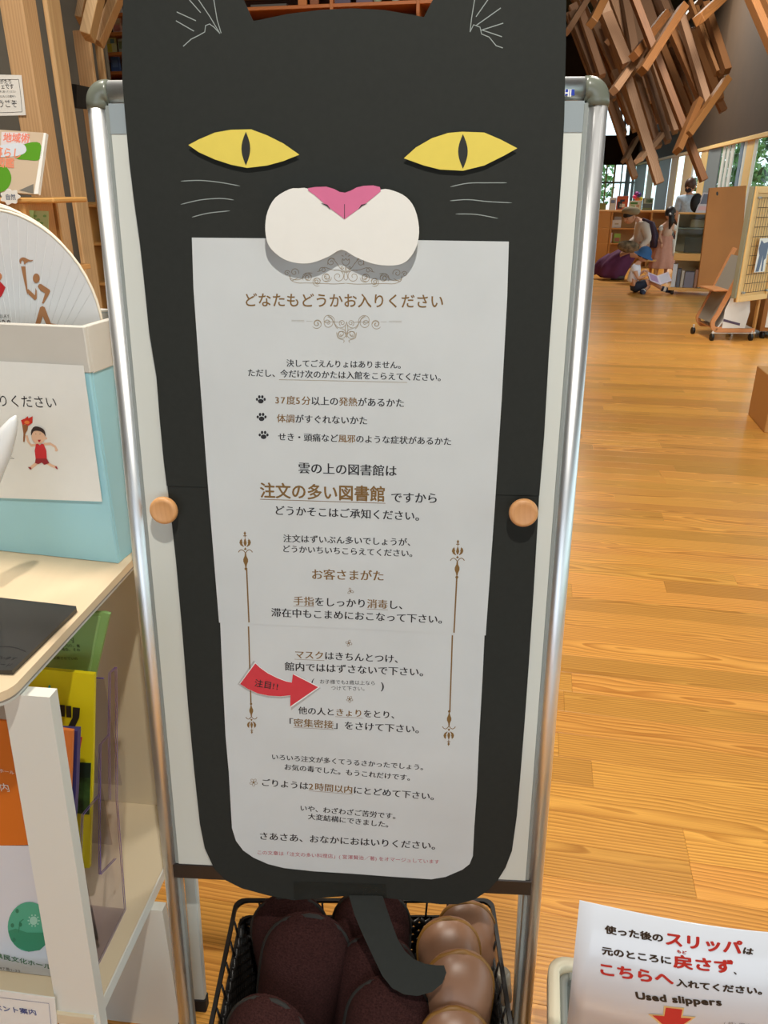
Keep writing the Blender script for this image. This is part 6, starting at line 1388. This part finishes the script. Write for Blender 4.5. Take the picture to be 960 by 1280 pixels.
# bending adult in a beret, seated on a low stool
fw = at_z(772, 350, 0); O = Vector((fw.x, fw.y+0.10, 0))
wom = thing('person', O, 'person in a beige hat, white blouse and long purple skirt bending over a patterned bag', 'person')
J = [v(.42, .05, .46), v(.40, .05, .62), v(.36, .04, .86), v(.28, .02, .96), v(.20, .0, 1.0), v(.33, -.14, .90), v(.42, -.20, .66), v(.22, -.24, .52), v(.36, .20, .90), v(.34, .22, .66), v(.12, .10, .56),
     v(.38, -.07, .42), v(.02, -.10, .44), v(-.02, -.08, .10), v(-.15, -.10, .05), v(.38, .13, .42), v(-.05, .14, .40), v(.05, .16, .10), v(-.05, .16, .05)]
Rd = [.13, .12, .13, .05, .045, .06, .042, .028, .06, .042, .028, .09, .065, .045, .04, .09, .065, .045, .04]
def ex(mb): global HF; HF = headgeo(mb, v(.10, -.02, 1.02), 0.115, (-0.75, -0.5, -0.4)); hand(mb, J[7], (-0.8, 0.1, -0.3), 1); hand(mb, J[10], (-0.8, -0.3, -0.3), 1)
skin('body', J, Eg, Rd, M['skin'], wom, 1, ex); eyes(HF, 0.115, wom)
HZ = Frame(HF(0, -0.01, 0.01), HF.X, HF.Y, HF.Z)
capgeo(HZ, 0.115, M['hair'], 'hair', wom, 0.15, None, 1.06)
hatc = HF.o+Vector((0.02, 0, 0.06)); mkobj('hat', MB().lathe(Frame(hatc, (1, 0, 0), (0, 1, 0), (-.12, 0, 1)), [(0.10, -0.03), (0.125, -0.01), (0.15, 0.015), (0.14, 0.06), (0.09, 0.095), (0.01, 0.105)], 24), mat('beige_hat', (150, 136, 108), 0.85), wom)
skin('blouse', [v(.42, .05, .46)]+J[1:3]+[v(.31, .02, .96), J[5], J[6], v(.26, -.235, .55), J[8], J[9], v(.18, .13, .58)], [(0, 1), (1, 2), (2, 3), (2, 4), (4, 5), (5, 6), (2, 7), (7, 8), (8, 9)], [.15, .145, .15, .075, .085, .072, .045, .085, .07, .045], mat('white_blouse', (216, 206, 196), 0.8), wom)
mkobj('back_strap', MB().tube([v(.28, -.16, .99), v(.44, -.17, .93), v(.52, -.12, .75), v(.55, -.1, .55)], [0.022, 0.03, 0.035, 0.03], 8), cmat((58, 44, 66), .8), wom)
mkobj('vest', MB().tube([v(.50, .05, .92), v(.565, .05, .72), v(.57, .04, .52)], [0.06, 0.09, 0.08], 12), cmat((52, 44, 64), .8), wom)
M['purple'] = mat('purple_skirt', (96, 44, 84), 0.85, var=0.1, scale=8)
skirt(O, [(.20, .03, -.06, 0), (.26, .10, -.10, 0), (.27, .26, -.03, .02), (.24, .40, .08, .02), (.20, .49, .2, .03), (.10, .54, .30, .03)], M['purple'], 'skirt', wom, 7, 0.08)
mkobj('skirt_train', MB().tube([v(-.08, .1, .34), v(-.24, .12, .22), v(-.42, .12, .08)], [0.11, 0.12, 0.04], 14), M['purple'], wom)
mkobj('shoe', MB().tube([v(-.12, -.12, .035), v(.0, -.12, .04), v(.1, -.12, .045)], [.025, .04, .04], 12), cmat((70, 56, 54)), wom)
mkobj('shoe', MB().tube([v(-.05, .16, .035), v(.06, .16, .04), v(.16, .16, .045)], [.025, .04, .04], 12), cmat((70, 56, 54)), wom)
bgc = v(.06, -.30, .56)
bg_ = mkobj('patterned_bag', MB().ball(Frame(bgc, (1, 0, -.12), (0, 1, 0)), 0.19, 0.09, 0.10, 20, 12), mat('bag_pattern', (112, 96, 74), 0.8, var=0.85, scale=14)); tag(bg_, 'soft patterned bag on the lap of the bending person in the purple skirt', 'bag')
stl = thing('low_stool', v(.50, .08, 0), 'low wooden stool under the bending person in the purple skirt', 'stool')
mkobj('seat', MB().bbox(W0, O.x+.33, O.x+.68, O.y-.08, O.y+.24, .30, .335, .005), M['honeyx'], stl)
for sx, sy in ((.36, -.05), (.65, -.05), (.36, .21), (.65, .21)): mkobj('leg', MB().bbox(W0, O.x+sx-.02, O.x+sx+.02, O.y+sy-.02, O.y+sy+.02, 0, .30, .003), M['honey'], stl)

# standing adult behind the case
fs_ = at_y(853, 300, 15.2); O = Vector((fs_.x, 15.2, 0))
wo2 = thing('person', O, 'person in a pale blue shirt and dark face mask standing behind the glass case cart', 'person')
J = [v(0, 0, .90), v(0, 0, 1.08), v(0, 0, 1.27), v(0, 0, 1.38), v(0, 0, 1.42), v(-.16, 0, 1.28), v(-.20, -.03, 1.02), v(-.16, -.15, .86), v(.16, 0, 1.28), v(.21, -.03, 1.02), v(.20, -.15, .86),
     v(-.09, 0, .84), v(-.10, 0, .46), v(-.10, .02, .08), v(-.10, -.10, .04), v(.09, 0, .84), v(.10, 0, .46), v(.10, .02, .08), v(.10, -.10, .04)]
Rd = [.12, .105, .12, .05, .045, .055, .04, .028, .055, .04, .028, .09, .06, .042, .04, .09, .06, .042, .04]
def ex(mb): global HF; HF = headgeo(mb, v(0, -.01, 1.50), 0.115, (-0.7, -0.7, -0.25)); hand(mb, J[7], (0, -.6, -.8), 1); hand(mb, J[10], (0, -.6, -.8), 1)
skin('body', J, Eg, Rd, M['skin'], wo2, 1, ex); eyes(HF, 0.115, wo2)
capgeo(Frame(HF(0, -0.012, 0.012), HF.X, HF.Y, HF.Z), 0.115, M['hairbrown'], 'hair', wo2, -0.45, None, 1.10)
mkobj('face_mask', MB().ball(Frame(HF(0, 0.075, -0.045), HF.X, HF.Y, HF.Z), .062, .042, .05, 12, 8), cmat((40, 38, 50), .8), wo2)
skin('shirt', [v(0, 0, .78), v(0, 0, .95), v(0, 0, 1.1), v(0, 0, 1.27), v(0, 0, 1.36), J[5], v(-.19, -.02, 1.05), J[8], v(.20, -.02, 1.05)], [(0, 1), (1, 2), (2, 3), (3, 4), (3, 5), (5, 6), (3, 7), (7, 8)], [.15, .15, .15, .15, .07, .08, .065, .08, .065], mat('pale_blue_shirt', (176, 196, 216), 0.8, var=0.15, scale=25), wo2)
skin('trousers', [J[0], J[11], J[12], v(-.10, .02, .10), J[15], J[16], v(.10, .02, .10)], [(0, 1), (1, 2), (2, 3), (0, 4), (4, 5), (5, 6)], [.14, .11, .075, .06, .11, .075, .06], cmat((70, 76, 96), .8), wo2)
